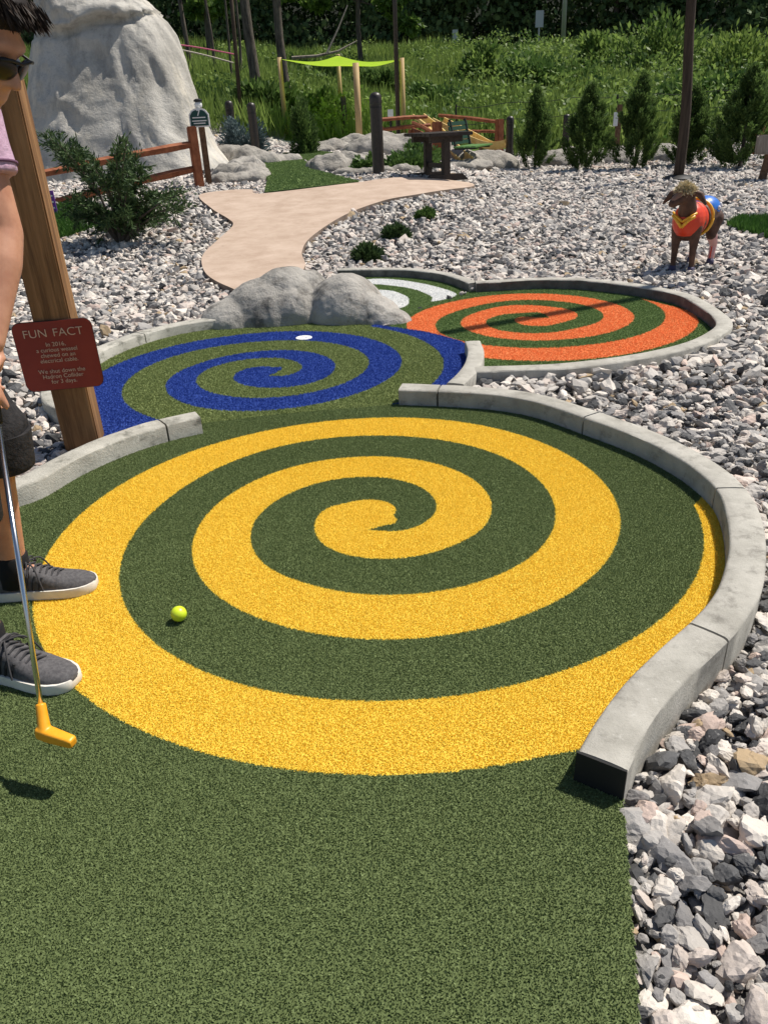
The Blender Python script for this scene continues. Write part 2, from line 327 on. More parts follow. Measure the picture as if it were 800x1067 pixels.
# ------------------------------------------------------------------ kerbs
KERB = []
def kerb(name, label, pts, side, w=.095, h=.075, cuts=(), m='concrete', sm=8, depth=.13, group='concrete kerbs round the putting greens', dark_inner=False):
    """pts: base line on the turf side; side +1: body lies to the left of the line"""
    P = smooth_line(resample(crom(pts), .03), sm); n = len(P); t = np.gradient(P, axis=0); t /= np.linalg.norm(t, axis=1)[:, None]
    nrm = side*np.stack([-t[:, 1], t[:, 0]], 1); ch = .008
    prof = [(0, -depth), (0, h-ch), (.003, h-.003), (ch, h), (w*.35, h+.001), (w*.65, h+.001), (w-ch, h), (w-.003, h-.003), (w, h-ch), (w, -depth)]
    mb = MB(); d = np.r_[0, np.cumsum(np.linalg.norm(np.diff(P, axis=0), axis=1))]
    jo = [int(np.argmin(np.linalg.norm(P-np.array(c), axis=1))) for c in cuts]; br = [0]+sorted(jo)+[n-1]
    k = len(prof)
    for a, b in zip(br[:-1], br[1:]):
        idx = list(range(a, b+1)); V = []
        for j, i in enumerate(idx):
            c = P[i].copy()
            if j == 0 and a > 0: c += t[i]*.004
            if j == len(idx)-1 and b < n-1: c -= t[i]*.004
            for q, (o, z) in enumerate(prof):
                wob = .0025*mnoise.noise(Vector((c[0]*9, c[1]*9, q*.7))) if z > 0 else .006*mnoise.noise(Vector((c[0]*5, c[1]*5, 3)))
                V.append((c[0]+nrm[i][0]*(o+wob), c[1]+nrm[i][1]*(o+wob), z+wob*.6))
        L = len(idx)
        Fs = [(j*k+q, j*k+q+1, (j+1)*k+q+1, (j+1)*k+q) for j in range(L-1) for q in range(k-1)]
        Fs += [tuple(range(k)), tuple((L-1)*k+q for q in range(k-1, -1, -1))]
        mb.add(V, Fs)
    c = P[n//2]; r = tag(thing(name, label, 'kerb', (c[0], c[1], 0), 0, group), kind='thing')
    kb = mb.build('kerb_body', [m]+(['concrete_dark'] if dark_inner else []), r, world=True, auto=True)
    if dark_inner:
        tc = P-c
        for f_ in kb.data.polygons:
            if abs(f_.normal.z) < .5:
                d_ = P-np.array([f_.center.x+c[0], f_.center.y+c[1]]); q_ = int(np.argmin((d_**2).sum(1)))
                if f_.normal.x*nrm[q_][0]+f_.normal.y*nrm[q_][1] < -.4: f_.material_index = 1  # turf-side faces of this kerb get the darker concrete
    if jo:
        for i in jo:
            jb = MB(); a = P[i]+nrm[i]*.012; b = P[i]+nrm[i]*(w-.012); jb.bar((*a, h/2-.03), (*b, h/2-.03), .012, h+.04)
            jb.build('joint_filler', 'joint', r, world=True)
    KERB.append(np.r_[P-nrm*.012, (P+nrm*(w+.004))[::-1]])
    return P, nrm, r
A_top = un([(415, 406), (470, 408), (525, 412), (565, 420), (600, 432), (640, 446), (675, 460), (715, 482), (745, 507), (757, 535), (760, 565), (752, 605), (737, 629), (716, 650), (680, 680), (653, 707), (635, 728), (617, 755), (602, 782)], .075)
kA, nA, rA = kerb('kerb', 'long S-curved pale concrete kerb sweeping round the right of the yellow spiral green', A_top, 1, .098, .075, cuts=[un([(716, 650)], .075)[0], un([(745, 507)], .075)[0], un([(606, 434)], .075)[0], un([(455, 407)], .075)[0]])
B_top = un([(209, 435), (172, 443), (125, 458), (75, 480), (22, 508)], .075)
B_ext = np.array([[-1.62, 2.38], [-1.72, 2.1], [-1.74, 1.7], [-1.74, 1.2]])
kB, nB, rB = kerb('kerb', 'weathered concrete kerb behind the golfer, ending at the left of the blue spiral green', np.r_[B_top, B_ext], -1, .098, .075, cuts=[un([(172, 443)], .075)[0]], m='concrete_old')
kC, nC, rC = kerb('kerb', 'weathered kerb curving behind the fun fact sign round the blue spiral green', np.r_[un([(243, 341), (200, 346), (155, 357), (119, 371), (104, 380), (84, 393), (70, 407), (65, 420), (78, 432), (100, 438)])], -1, .095, .06, cuts=[un([(152, 358)])[0]], m='concrete_old')
kBR, nBR, rBR = kerb('kerb', 'short curved kerb between the blue spiral green and the gravel, meeting the long kerb', un([(484, 355), (487, 365), (484, 377), (477, 387), (465, 398)], .07), 1, .088, .068, sm=3)
kD, nD, rD = kerb('kerb', 'low kerb behind the white and green putting green, beside the boulder', un([(352, 289), (384, 288.5), (410, 288.5), (435, 290), (465, 295), (488, 304)]), 1, .085, .062, sm=4, dark_inner=True)
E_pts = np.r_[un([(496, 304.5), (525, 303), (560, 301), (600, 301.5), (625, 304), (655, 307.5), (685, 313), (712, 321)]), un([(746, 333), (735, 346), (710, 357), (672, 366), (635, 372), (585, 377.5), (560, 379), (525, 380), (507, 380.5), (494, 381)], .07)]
kE, nE, rE = kerb('kerb', 'ring-shaped concrete kerb enclosing the orange spiral green', E_pts, 1, .09, .068, sm=10, dark_inner=True)
# ------------------------------------------------------------------ spirals (edges measured on the plan)
Y_out = [(404, 547), (412, 534), (402, 523), (381, 521), (328, 547), (355, 577), (390, 583), (425, 580), (512, 525), (400, 476), (200, 572), (400, 667), (600, 615), (630, 585), (644, 555), (645, 530), (630, 502), (600, 480), (560, 460), (500, 442), (400, 435), (300, 446), (225, 462), (150, 492), (100, 522), (47, 585), (31, 640), (77, 720), (125, 755), (175, 775), (250, 792), (320, 802), (400, 806), (450, 805), (525, 797), (585, 785)]
Y_in = [(407, 554), (425, 552), (442, 544), (455, 530), (450, 518), (425, 503), (386, 497), (320, 507), (261, 560), (400, 620), (475, 612), (525, 597), (565, 572), (577, 545), (575, 522), (550, 492), (500, 467), (450, 457), (400, 455), (300, 462), (250, 477), (200, 505), (165, 535), (132, 570), (122, 600), (130, 630), (150, 662), (200, 697), (250, 717), (325, 729), (400, 731), (450, 725), (525, 714), (600, 690), (660, 665), (700, 635), (730, 600), (732, 550), (720, 522)]
B_out = [(292, 386), (276, 382), (255, 385), (243.6, 392.5), (255, 401), (290, 404), (325, 399.5), (349.5, 382), (334, 370), (304, 365), (255, 368), (224, 374), (173, 402), (185, 417), (215, 426), (260, 429), (300, 426), (345, 417), (390, 402), (415, 384), (420, 377), (411, 365), (390, 354), (360, 348), (300, 345), (230, 352), (170, 363), (125, 378), (104, 390)]
B_in = [(293.5, 392), (307.5, 389), (315, 383), (307.5, 377), (290, 373), (255, 375), (220, 383), (204, 398), (224, 410), (260, 415), (300, 413), (330, 408), (360, 398), (381, 386), (385, 377), (378, 368), (354, 359), (324, 355), (300, 355), (260, 357), (200, 366), (155, 381), (131, 398), (129, 413), (140, 428), (158, 435)]
B_in2 = [(456, 397), (462, 384), (460, 374), (450, 362), (429, 351), (405, 344), (387, 339)]
O_out = [(545, 330), (536, 334), (560, 340), (585, 336), (600, 327), (592, 322), (560, 319.5), (540, 317), (500, 325), (480, 335), (490, 346), (512, 351), (560, 355), (610, 351), (642, 344), (660, 329), (652, 321), (622, 312), (560, 306), (550, 305), (500, 310), (462, 317), (432, 329), (422, 336), (507, 374), (550, 377), (560, 376), (610, 374), (660, 367), (697, 357), (720, 345), (728, 332), (722, 324)]
O_in = [(530, 327), (507, 336), (517, 344), (540, 347), (560, 347), (597, 342), (627, 331), (625, 324), (605, 317), (560, 313), (540, 312), (500, 319), (465, 330), (453, 342), (460, 349), (507, 360), (550, 363), (610, 359), (647, 354), (680, 342), (692, 330), (690, 322), (667, 310)]
def edge(pts, c, start, more=None, bw=.38, ext=0.0):
    def pol(g, st):
        d = g-c; a = np.unwrap(np.arctan2(d[:, 1], d[:, 0])); a += 2*np.pi*np.round((st-a[0])/(2*np.pi)); return np.hypot(d[:, 0], d[:, 1]), a
    r, a = pol(un(pts), start)
    if more: r2, a2 = pol(un(more), a[-1]+2); r, a = np.r_[r, r2], np.r_[a, a2]
    V = np.stack([a**k for k in range(4)], 1); q = np.linalg.lstsq(V, r, rcond=None)[0]; res = r-V@q
    t = np.arange(a[0], a[-1]+ext, .04); Kw = np.exp(-.5*((t[:, None]-a[None])/bw)**2)+1e-9
    rr = sum(q[k]*t**k for k in range(4))+(Kw@res)/Kw.sum(1)
    return np.stack([c[0]+rr*np.cos(t), c[1]+rr*np.sin(t)], 1)
cY = np.array([-.0248, 2.2976]); cB = np.array([-.5826, 4.009]); cO = np.array([1.0067, 4.8885])
SP_Y = np.r_[un([(383, 552.5)]), edge(Y_out, cY, .1), un([(640, 775), (760, 690), (800, 560), (760, 490)]), edge(Y_in, cY, 0)[::-1]]
eBi = edge(B_in, cB, 0, B_in2); eBo = edge(B_out, cB, .3)
SP_B = np.r_[un([(280, 392)]), eBo, eBo[-1:]+[[-.5, -.3]], [[-2.6, 3.2], [-1.2, 2.4], [1.1, 2.6], [1.3, 4.5]], un([(420, 325)]), eBi[::-1]]
SP_O = np.r_[un([(572, 331.5)]), edge(O_out, cO, np.pi), edge(O_in, cO, np.pi*.8)[::-1], un([(560, 325.3), (567, 327)])]
SP_W = [crom(un([(340, 296), (381, 291), (404, 290.5), (430, 293.5), (456, 299), (475.5, 307), (451, 314), (449, 308.5), (430, 301), (404, 297), (380, 296), (345, 300)]), .02)[:], crom(un([(350, 304), (398.5, 302), (418, 306), (426, 312), (417, 321), (360, 330)]), .02)]
# ------------------------------------------------------------------ putting greens
def pad(name, label, poly, spirals, mg, ms, sp_spacing, sname, hgt=.0036, cut=None):
    poly = np.array(poly); c = poly.mean(0); r = thing(name, label, 'putting green', (c[0], c[1], 0), 0, 'spiral putting greens')
    lo, hi = poly.min(0), poly.max(0); g = sp_spacing*2
    def which(P):
        k = np.zeros(len(P), bool)
        for s_ in spirals: k |= inpoly(P, s_)
        return k
    # backing
    nx, ny = int((hi[0]-lo[0])/g)+1, int((hi[1]-lo[1])/g)+1
    ii, jj = np.meshgrid(np.arange(nx), np.arange(ny), indexing='ij'); C = np.stack([lo[0]+(ii.ravel()+.5)*g, lo[1]+(jj.ravel()+.5)*g], 1)
    ok = inpoly(C, poly); ii, jj, C = ii.ravel()[ok], jj.ravel()[ok], C[ok]; k = which(C)
    # fibres
    mx, my = int((hi[0]-lo[0])/sp_spacing), int((hi[1]-lo[1])/sp_spacing)
    a, b = np.meshgrid(np.arange(mx), np.arange(my), indexing='ij'); Q = np.stack([lo[0]+(a.ravel()+RNG.random(a.size))*sp_spacing, lo[1]+(b.ravel()+RNG.random(a.size))*sp_spacing], 1)
    Q = Q[infr(np.c_[Q, np.zeros(len(Q))], 160, 120)]; Q = Q[inpoly(Q, poly)]; qk = which(Q)
    out = {}
    for flag, m, nm in ((False, mg, 'turf'), (True, ms, sname)):
        i_, j_ = ii[k == flag], jj[k == flag]
        vid = np.stack([i_*(ny+1)+j_, (i_+1)*(ny+1)+j_, (i_+1)*(ny+1)+j_+1, i_*(ny+1)+j_+1], 1); u, inv = np.unique(vid, return_inverse=True); inv = inv.reshape(vid.shape)
        V0 = np.stack([lo[0]+(u//(ny+1))*g, lo[1]+(u % (ny+1))*g, np.zeros(len(u))], 1); F0 = np.concatenate([inv[:, [0, 1, 2]], inv[:, [0, 2, 3]]])
        q = Q[qk == flag]; n = len(q); th = RNG.random(n)*2*np.pi; ln = hgt*(.75+.6*RNG.random(n)); tl = np.abs(RNG.normal(.0, .75, n)).clip(0, 1.35); wd = sp_spacing*(.42+.3*RNG.random(n)); ph = RNG.random(n)*2*np.pi
        d = np.stack([np.cos(th)*np.sin(tl), np.sin(th)*np.sin(tl), np.cos(tl)], 1)*ln[:, None]; s_ = np.stack([np.cos(ph), np.sin(ph), np.zeros(n)], 1)*wd[:, None]
        p = np.c_[q, np.zeros(n)]; V1 = np.stack([p-s_, p+s_, p+d+s_*.6, p+d-s_*.6], 1).reshape(-1, 3)
        o = len(V0)+np.arange(n)*4; F1 = np.concatenate([np.stack([o, o+1, o+2], 1), np.stack([o, o+2, o+3], 1)]); tn = RNG.random(n)**1.3
        patch = np.array([mnoise.noise(Vector((x*1.7, y*1.7, 0))) for x, y in q[::25]]) if n else np.zeros(0)
        pt = np.repeat(patch, 25)[:n]*.10; tn = np.clip(tn+pt, 0, 1)
        out[nm] = nmesh(nm, np.r_[V0, V1], np.r_[F0, F1], m, r, tint=np.r_[np.full(len(F0), .12), tn, tn], world=True)
    return r
edge_r = un([(652, 815), (670, 1067)]); dv = edge_r[1]-edge_r[0]
bY = un([(415, 421), (375, 425), (330, 428), (270, 434), (212, 441)])
POLY_Y = np.r_[offs(kA, .05), edge_r[:1]+[[0, .03]], [edge_r[0]+dv*2.3], [[-1.78, edge_r[0][1]+dv[1]*2.3]], [[-1.78, 1.6]], offs(kB, -.05)[::-1][6:], bY[::-1]]
POLY_B = np.r_[bY, offs(kB[:14], -.045), offs(kC, -.045)[::-1], un([(270, 333), (340, 331), (385, 337), (400, 339.5), (440, 345), (462, 350), (482, 356)]), offs(kBR, .045), un([(440, 415)])]
POLY_O = np.r_[un([(482, 356.5), (462, 350.5), (440, 345.5), (404, 340.3), (412, 336), (424, 328), (440, 320), (458, 314), (476, 309), (491, 305)]), offs(kE, .045), un([(497, 372)])]
POLY_W = np.r_[offs(kD, .04), un([(490.5, 304.8), (476, 308.7), (458, 313.7), (440, 319.6), (423.5, 327.6), (411.5, 335.7), (385, 334), (330, 310), (345, 288)])]
pad('putting_green', 'large putting green with a bright yellow spiral on dark green turf, in the foreground', POLY_Y, [SP_Y], 'turf_dark_green', 'turf_yellow', .0028, 'spiral')
pad('putting_green', 'putting green with a royal blue spiral on olive turf, in front of the boulder', POLY_B, [SP_B], 'turf_olive', 'turf_blue', .005, 'spiral', .005)
pad('putting_green', 'putting green with an orange spiral on green turf inside a ring kerb', POLY_O, [SP_O], 'turf_mid_green', 'turf_orange', .006, 'spiral', .0045)
pad('putting_green', 'small putting green with white bands on green turf, half behind the boulder', POLY_W, SP_W, 'turf_mid_green', 'turf_white', .006, 'spiral', .0032)
# ------------------------------------------------------------------ land, path, far turf
PATH = crom(np.array([G(*p)[:2] for p in [(208, 206), (221, 220), (238, 231), (243, 238), (228, 253), (213, 268), (211, 280), (218, 292), (238, 303), (262, 310), (300, 300), (318, 282), (315, 266), (326, 249), (360, 227), (400, 212), (440, 204.5), (488, 197.5), (492, 193.5), (470, 190), (430, 187), (395, 189), (375, 192), (275, 204), (262, 200), (235, 201)]]), .06, closed=True)
def grid(name, x0, x1, y0, y1, nx, ny, m, zoff, kind='structure', fn=None):
    xs = np.linspace(x0, x1, nx+1); ys = y0+(y1-y0)*np.linspace(0, 1, ny+1)**1.7; X, Y = np.meshgrid(xs, ys, indexing='ij'); Z = T(X, Y)+zoff
    if fn: Z = Z+fn(X, Y)
    i, j = np.meshgrid(np.arange(nx), np.arange(ny), indexing='ij'); v = (i*(ny+1)+j).ravel(); Fq = np.stack([v, v+ny+1, v+ny+2, v+1], 1)
    return tag(nmesh(name, np.stack([X, Y, Z], 2).reshape(-1, 3), Fq, m, smooth=True), kind=kind)
grid('ground', -60, 80, -12, 27.0, 280, 190, 'soil', -.05)
grid('grass_bank', -140, 160, 21.5, 47, 200, 60, 'bank', -.045, fn=lambda X, Y: -.2*(Y < 22.2)*1.0)
grid('road', -140, 160, 46.6, 58.5, 60, 10, 'asphalt', -.02)
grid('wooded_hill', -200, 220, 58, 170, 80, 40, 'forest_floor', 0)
pm = MB(); n = len(PATH); zt = T(PATH[:, 0], PATH[:, 1])+.035
def fill_poly(name, poly, zoff, m, thick, edge_m=None, kind='structure', st=.08):
    """slab that follows the land: gridded top and a skirt"""
    poly = np.asarray(poly); bm = bmesh.new(); vs = [bm.verts.new((x, y, 0)) for x, y in poly]; es = [bm.edges.new((vs[i], vs[(i+1) % len(vs)])) for i in range(len(vs))]
    bmesh.ops.triangle_fill(bm, use_beauty=True, edges=es)
    for a_ in range(2):
        bmesh.ops.subdivide_edges(bm, edges=[e for e in bm.edges if e.calc_length() > .35], cuts=1); bmesh.ops.triangulate(bm, faces=bm.faces[:])
    top = bm.faces[:]
    for f in top:
        if f.normal.z < 0: f.normal_flip()
    r = bmesh.ops.extrude_face_region(bm, geom=top); dn = [v for v in r['geom'] if isinstance(v, bmesh.types.BMVert)]
    for v in bm.verts: v.co.z = float(T(v.co.x, v.co.y))+zoff-thick
    for v in dn: v.co.z += thick
    bmesh.ops.recalc_face_normals(bm, faces=bm.faces[:]); bm.normal_update()
    me = bpy.data.meshes.new(name)
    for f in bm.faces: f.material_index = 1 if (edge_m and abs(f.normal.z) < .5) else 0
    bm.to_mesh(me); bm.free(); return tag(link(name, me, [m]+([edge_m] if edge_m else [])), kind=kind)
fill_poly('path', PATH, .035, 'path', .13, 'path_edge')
FAR1 = np.array([G(*p)[:2] for p in [(276, 203.5), (330, 197.5), (374, 192.5), (350, 186), (322, 179), (320, 171), (300, 168), (276, 169), (275, 178), (279, 192)]])
FAR2 = np.array([G(*p)[:2] for p in [(290, 166.5), (315, 170), (340, 167), (349, 161.5), (330, 159.5), (296, 162)]])
def small_green(label, poly):
    poly = np.array(poly); c = poly.mean(0); r = thing('putting_green', label, 'putting green', (c[0], c[1], float(T(*c))), 0)
    lo, hi = poly.min(0), poly.max(0); Q = lo+RNG.random((26000, 2))*(hi-lo); Q = Q[inpoly(Q, poly)]; n = len(Q); p = np.c_[Q, T(Q[:, 0], Q[:, 1])+.048]
    th = RNG.random(n)*6.283; s_ = np.stack([np.cos(th), np.sin(th), 0*th], 1)*.016; d = np.stack([RNG.normal(0, .008, n), RNG.normal(0, .008, n), .012+.01*RNG.random(n)], 1)
    V = np.stack([p-s_, p+s_, p+d], 1).reshape(-1, 3); o = fill_poly('turf_backing', poly, .045, 'turf_mid_green', .05, kind=None); o.parent = r; o.location = -r.location
    nmesh('turf', V, np.arange(3*n).reshape(-1, 3), 'turf_mid_green', r, tint=RNG.random(n), world=True); return r
small_green('plain green putting lane beyond the pink path, near part', FAR1)
small_green('plain green putting patch at the far end of the lane among the rocks', FAR2)
# ------------------------------------------------------------------ gravel (crushed stone)
def rock_proto(sub, flat, rng):
    bm = bmesh.new(); bmesh.ops.create_icosphere(bm, subdivisions=sub, radius=1); bm.verts.index_update()
    V = np.array([v.co[:] for v in bm.verts]); Fc = np.array([[v.index for v in f.verts] for f in bm.faces]); bm.free()
    N = sph0(int(rng.integers(9, 15)), rng); d = .52+.42*rng.random(len(N)); q = V @ N.T; r = np.min(np.where(q > .08, d/np.maximum(q, .08), 9), axis=1).clip(.4, 1.35)
    r = r*(1+.05*rng.normal(size=len(V))); V = V*r[:, None]; V *= [1.08+.25*rng.random(), .88, flat*1.2]; return V, Fc
def sph0(n, rng): v = rng.normal(size=(n, 3)); return v/np.linalg.norm(v, axis=1)[:, None]
PAL = np.array([(.60, .57, .53), (.65, .62, .58), (.48, .465, .445), (.54, .49, .455), (.35, .345, .34), (.235, .235, .24), (.10, .104, .11), (.06, .063, .068), (.50, .41, .37), (.40, .31, .20)])
PW = np.array([.12, .07, .13, .13, .15, .13, .12, .07, .06, .02])
def gravel_batch(P, size, zc, npt, rng, light=0):
    """P (n,2), size radius (n), zc height of centre"""
    protos = [rock_proto(npt, f, rng) for f in (.45, .55, .62, .7, .5, .6, .66, .55, .4, .75, .58, .5)]; VV = []; FF = []; CC = []; off = 0; ids = rng.integers(0, len(protos), len(P))
    w_ = PW.copy(); w_[:4] *= 1+light; w_ /= w_.sum()
    for k, (pv, pf) in enumerate(protos):
        s_ = np.where(ids == k)[0]; n = len(s_)
        if not n: continue
        a = rng.random(n)*6.283; tx = rng.normal(0, .38, n); ty = rng.normal(0, .38, n); sc = size[s_]; asp = .8+.4*rng.random(n)
        v = pv[None]*np.stack([sc*asp, sc/asp, sc], 1)[:, None]
        ca, sa = np.cos(tx)[:, None], np.sin(tx)[:, None]; v = np.stack([v[..., 0], ca*v[..., 1]-sa*v[..., 2], sa*v[..., 1]+ca*v[..., 2]], 2)
        ca, sa = np.cos(ty)[:, None], np.sin(ty)[:, None]; v = np.stack([ca*v[..., 0]+sa*v[..., 2], v[..., 1], -sa*v[..., 0]+ca*v[..., 2]], 2)
        ca, sa = np.cos(a)[:, None], np.sin(a)[:, None]; v = np.stack([ca*v[..., 0]-sa*v[..., 1], sa*v[..., 0]+ca*v[..., 1], v[..., 2]], 2)
        v += np.c_[P[s_], zc[s_]][:, None]; VV.append(v.reshape(-1, 3)); FF.append((pf[None]+(np.arange(n)*len(pv))[:, None, None]).reshape(-1, 3)+off); off += n*len(pv)
        c = PAL[rng.choice(len(PAL), n, p=w_)]*(.80+.3*rng.random((n, 1)))*[1.04, 1.0, .955]; CC.append(np.repeat(c, len(pf), 0))
    return np.concatenate(VV), np.concatenate(FF), np.concatenate(CC)
NOGO = [POLY_Y, POLY_B, POLY_O, POLY_W, PATH, FAR1, FAR2]+KERB
def jit(x0, x1, y0, y1, s_):
    nx, ny = int((x1-x0)/s_), int((y1-y0)/s_); a, b = np.meshgrid(np.arange(nx), np.arange(ny), indexing='ij'); return np.stack([x0+(a.ravel()+RNG.random(a.size))*s_, y0+(b.ravel()+RNG.random(a.size))*s_], 1)
def free(P, rad=None):
    k = infr(np.c_[P, T(P[:, 0], P[:, 1])], 800, 260); P = P[k]
    for g in NOGO: P = P[~inpoly(P, g)]
    return P
GV = []; 
def add_gravel(P, med, sig, npt, zoff, light=0, big=0):
    n = len(P); s_ = med*np.exp(RNG.normal(0, sig, n)); s_ = np.clip(s_, med*.42, med*2.4)
    z = T(P[:, 0], P[:, 1])+zoff+RNG.random(n)*.012+.04*sstep(.25, .7, P[:, 0])*sstep(2.9, 3.6, P[:, 1])*(1-sstep(5.6, 6.4, P[:, 1]))
    for g in NOGO[:1]:
        pass
    GV.append(gravel_batch(P, s_, z, npt, RNG, light))
near = lambda P: P[P[:, 1] < 3.4]
P1 = near(free(jit(-3.2, 3.6, .1, 3.4, .020))); add_gravel(P1, .0108, .42, 2, -.045)
P1 = near(free(jit(-3.2, 3.6, .1, 3.4, .031))); add_gravel(P1, .0155, .50, 3, -.028)
P2 = free(jit(-5, 6, 3.4, 8, .043)); add_gravel(P2, .022, .36, 1, -.03, .8)
P2 = free(jit(-5, 6, 3.4, 8, .046)); add_gravel(P2, .0225, .42, 2, -.016, .8)
P3 = free(jit(-9, 13, 8, 13.5, .056)); add_gravel(P3, .031, .34, 1, -.014, 1.3)
P4 = free(jit(-10, 16, 13.5, 24.0, .082)); add_gravel(P4, .046, .32, 1, -.012, 1.5)
o = 0; VV = []; FF = []; CC = []
for v, f, c in GV: VV.append(v); FF.append(f+o); CC.append(c); o += len(v)
gr = nmesh('gravel', np.concatenate(VV), np.concatenate(FF), 'stone', col=np.concatenate(CC)); tag(gr, 'crushed pale and dark grey gravel covering the beds round the greens', 'gravel', kind='stuff')
# ------------------------------------------------------------------ boulder by the greens
def rock(name, label, lobes, m, voxel, amp, freq, cat='rock', group=None, smooth=5, base=None, parent=None, crack=None):
    mb = MB()
    for c, r, rz in lobes: mb.ell(c, r, Matrix.Rotation(rz, 3, 'Z'), 20, 12)
    c = np.mean([l[0] for l in lobes], 0); t = thing(name, label, cat, (c[0], c[1], float(T(c[0], c[1])) if base is None else base), 0, group)
    def disp(p):
        d = amp*(fbm(p, freq, 4)+.28*(1-abs(fbm(p+Vector((9, 1, 4)), freq*1.9, 4))*2.2))
        return d
    mb.fused('stone', m, t, voxel, smooth, world=True, disp=disp); return t
def L(px, py, Y, r, rz=0, dz=0):
    p = on(px, py, Y); p[2] += dz; return (tuple(p), r, rz)
bL = at(283, 338, 5.12); bR = at(373, 338, 5.02)
rock('boulder', 'two-lobed grey boulder between the blue green and the pink path', [((bL[0]+.0, 5.28, -.01), (.37, .30, .27), .1), ((bL[0]+.10, 5.32, .085), (.25, .24, .23), .2), ((bL[0]-.25, 5.18, -.02), (.22, .2, .18), 0), ((bL[0]+.12, 5.16, .02), (.21, .16, .2), 0), ((bL[0]+.27, 5.36, .06), (.14, .2, .22), 0), ((bR[0]-.08, 5.22, .01), (.27, .28, .265), -.1), ((bR[0]+.09, 5.10, -.04), (.21, .18, .21), -.4), ((bR[0]+.20, 5.02, -.04), (.17, .13, .13), -.4), ((bR[0]-.08, 5.08, .0), (.21, .14, .22), 0)], 'boulder', .010, .022, 2.2, 'boulder', smooth=4, base=0)
# ------------------------------------------------------------------ tall rock wall on the left
def rock_wall():
    Y = 14.9; c = at(120, 190, Y); t = thing('rock_wall', 'tall pale artificial rock face with a grey cap behind the rail fence', 'rock face', (c[0], c[1]+.8, float(T(c[0], c[1]))))
    prof = [(252, 188), (238, 172), (224, 155), (213, 132), (206, 112), (200, 92), (191, 62), (181, 35), (170, 18), (152, 2), (132, -14), (118, -40), (112, -80)]
    def sil(a, b):
        z = 0.0
        for _ in range(12): q = at(a, b, Y+.55+.30*max(z, 0)); z = .5*z+.5*q[2]
        return q[2], q[0]
    rz = [sil(a, b) for a, b in prof]
    lz = [sil(a, b) for a, b in [(18, 205), (30, 170), (32, 120), (36, 60), (42, 20), (48, -20), (52, -60), (58, -90)]]
    zs = np.linspace(-.2, rz[-1][0]-.02, 110); n = 150; V = []
    rzz, rx = zip(*sorted(rz)); lzz, lx = zip(*sorted(lz))
    capz = at(120, 12, Y)[2]
    for z in zs:
        xr = np.interp(z, rzz, rx); xl = np.interp(z, lzz, lx); cx = (xr+xl)/2; hw = max((xr-xl)/2, .05); f = min(1, max(0, (zs[-1]-z)/1.1)); dp = (1.15-.13*z)*math.sqrt(max(.02, f))*min(1, hw/.8+.3)
        for k in range(n):
            a = 2*math.pi*k/n; ca, sa = math.cos(a), math.sin(a); e = .62
            x = cx+hw*math.copysign(abs(ca)**e, ca); y = Y+.55+.30*z+dp*math.copysign(abs(sa)**.8, sa)
            p = Vector((x, y, z)); q = Vector((x*1.0, y*1.0, z*.45))
            q = Vector((x*1.0, y*1.0, z*.30)); d = .09*fbm(q, 1.2, 3)+.016*fbm(Vector((x, y, z*.6)), 5, 4)+.16*max(0, fbm(Vector((x+5, y, z*.5+2)), .8, 2))+.045*(1-abs(fbm(Vector((x+.35*z, y, z*.22)), 2.2, 3))*2.4)
            cap = capz+.10*(x-cx)-.25*mnoise.noise(Vector((x*1.1, 0, 3)))
            if z > cap: d += .12+.12*fbm(p, 3.2, 4)
            elif z > cap-.14: d -= .07
            V.append((x+d*ca*.35, y+d*sa, z))
    Fs = [(i*n+k, i*n+(k+1) % n, (i+1)*n+(k+1) % n, (i+1)*n+k) for i in range(len(zs)-1) for k in range(n)]
    V = np.array(V); N = len(V); top = V[-n:].mean(0)+[0, 0, .05]
    tri = [(a, b, c_) for a, b, c_, d_ in Fs]+[(a, c_, d_) for a, b, c_, d_ in Fs]+[((len(zs)-1)*n+k, (len(zs)-1)*n+(k+1) % n, N) for k in range(n)]
    nmesh('rock_face', np.r_[V, [top]], tri, 'rock_wall', t, smooth=True, world=True)
rock_wall()
# rocks beside the lane
rock('rock', 'cluster of rounded pale rocks at the foot of the tall rock face, beside the lane', [L(243, 190, 13.5, (.34, .3, .22)), L(262, 190, 13.2, (.3, .25, .25)), L(255, 178, 13.9, (.4, .3, .3)), L(272, 196, 12.9, (.18, .2, .13)), L(245, 205, 12.9, (.4, .25, .12))], 'rock_pale', .035, .06, 3.2, group='artificial rocks along the lane')
rock('rock', 'pale rock ledge below the two dark bollards, behind the lane', [L(240, 158, 16.5, (.45, .35, .34)), L(258, 160, 16.2, (.42, .35, .36)), L(276, 163, 16.3, (.36, .3, .22)), L(292, 164, 16.6, (.4, .3, .14))], 'rock_pale', .04, .07, 2.6, group='artificial rocks along the lane')
rock('rock', 'low pale rock on the right of the green lane, beside the tall front bollard', [L(345, 184, 14.2, (.33, .3, .24)), L(365, 180, 14.5, (.42, .35, .26)), L(334, 178, 14.6, (.26, .25, .17)), L(385, 178, 14.9, (.35, .3, .22))], 'rock_pale', .03, .06, 3.4, group='artificial rocks along the lane')
rock('rock', 'flat pale edging stone between the bollard shrubs and the path', [L(365, 190, 13.2, (.28, .12, .09)), L(392, 188, 13.3, (.3, .12, .1)), L(420, 187, 13.4, (.3, .12, .1))], 'rock_pale', .025, .03, 5, group='artificial rocks along the lane')
rock('rock', 'smooth pale rock hump under the split-rail fence and the chutes', [L(400, 160, 18.5, (.9, .8, .38)), L(432, 158, 18.3, (1.0, .8, .42)), L(462, 160, 18, (.8, .7, .3)), L(500, 160, 18.5, (.9, .6, .28)), L(478, 170, 16.8, (.7, .4, .16))], 'rock_pale', .05, .08, 1.6, group='artificial rocks along the lane')
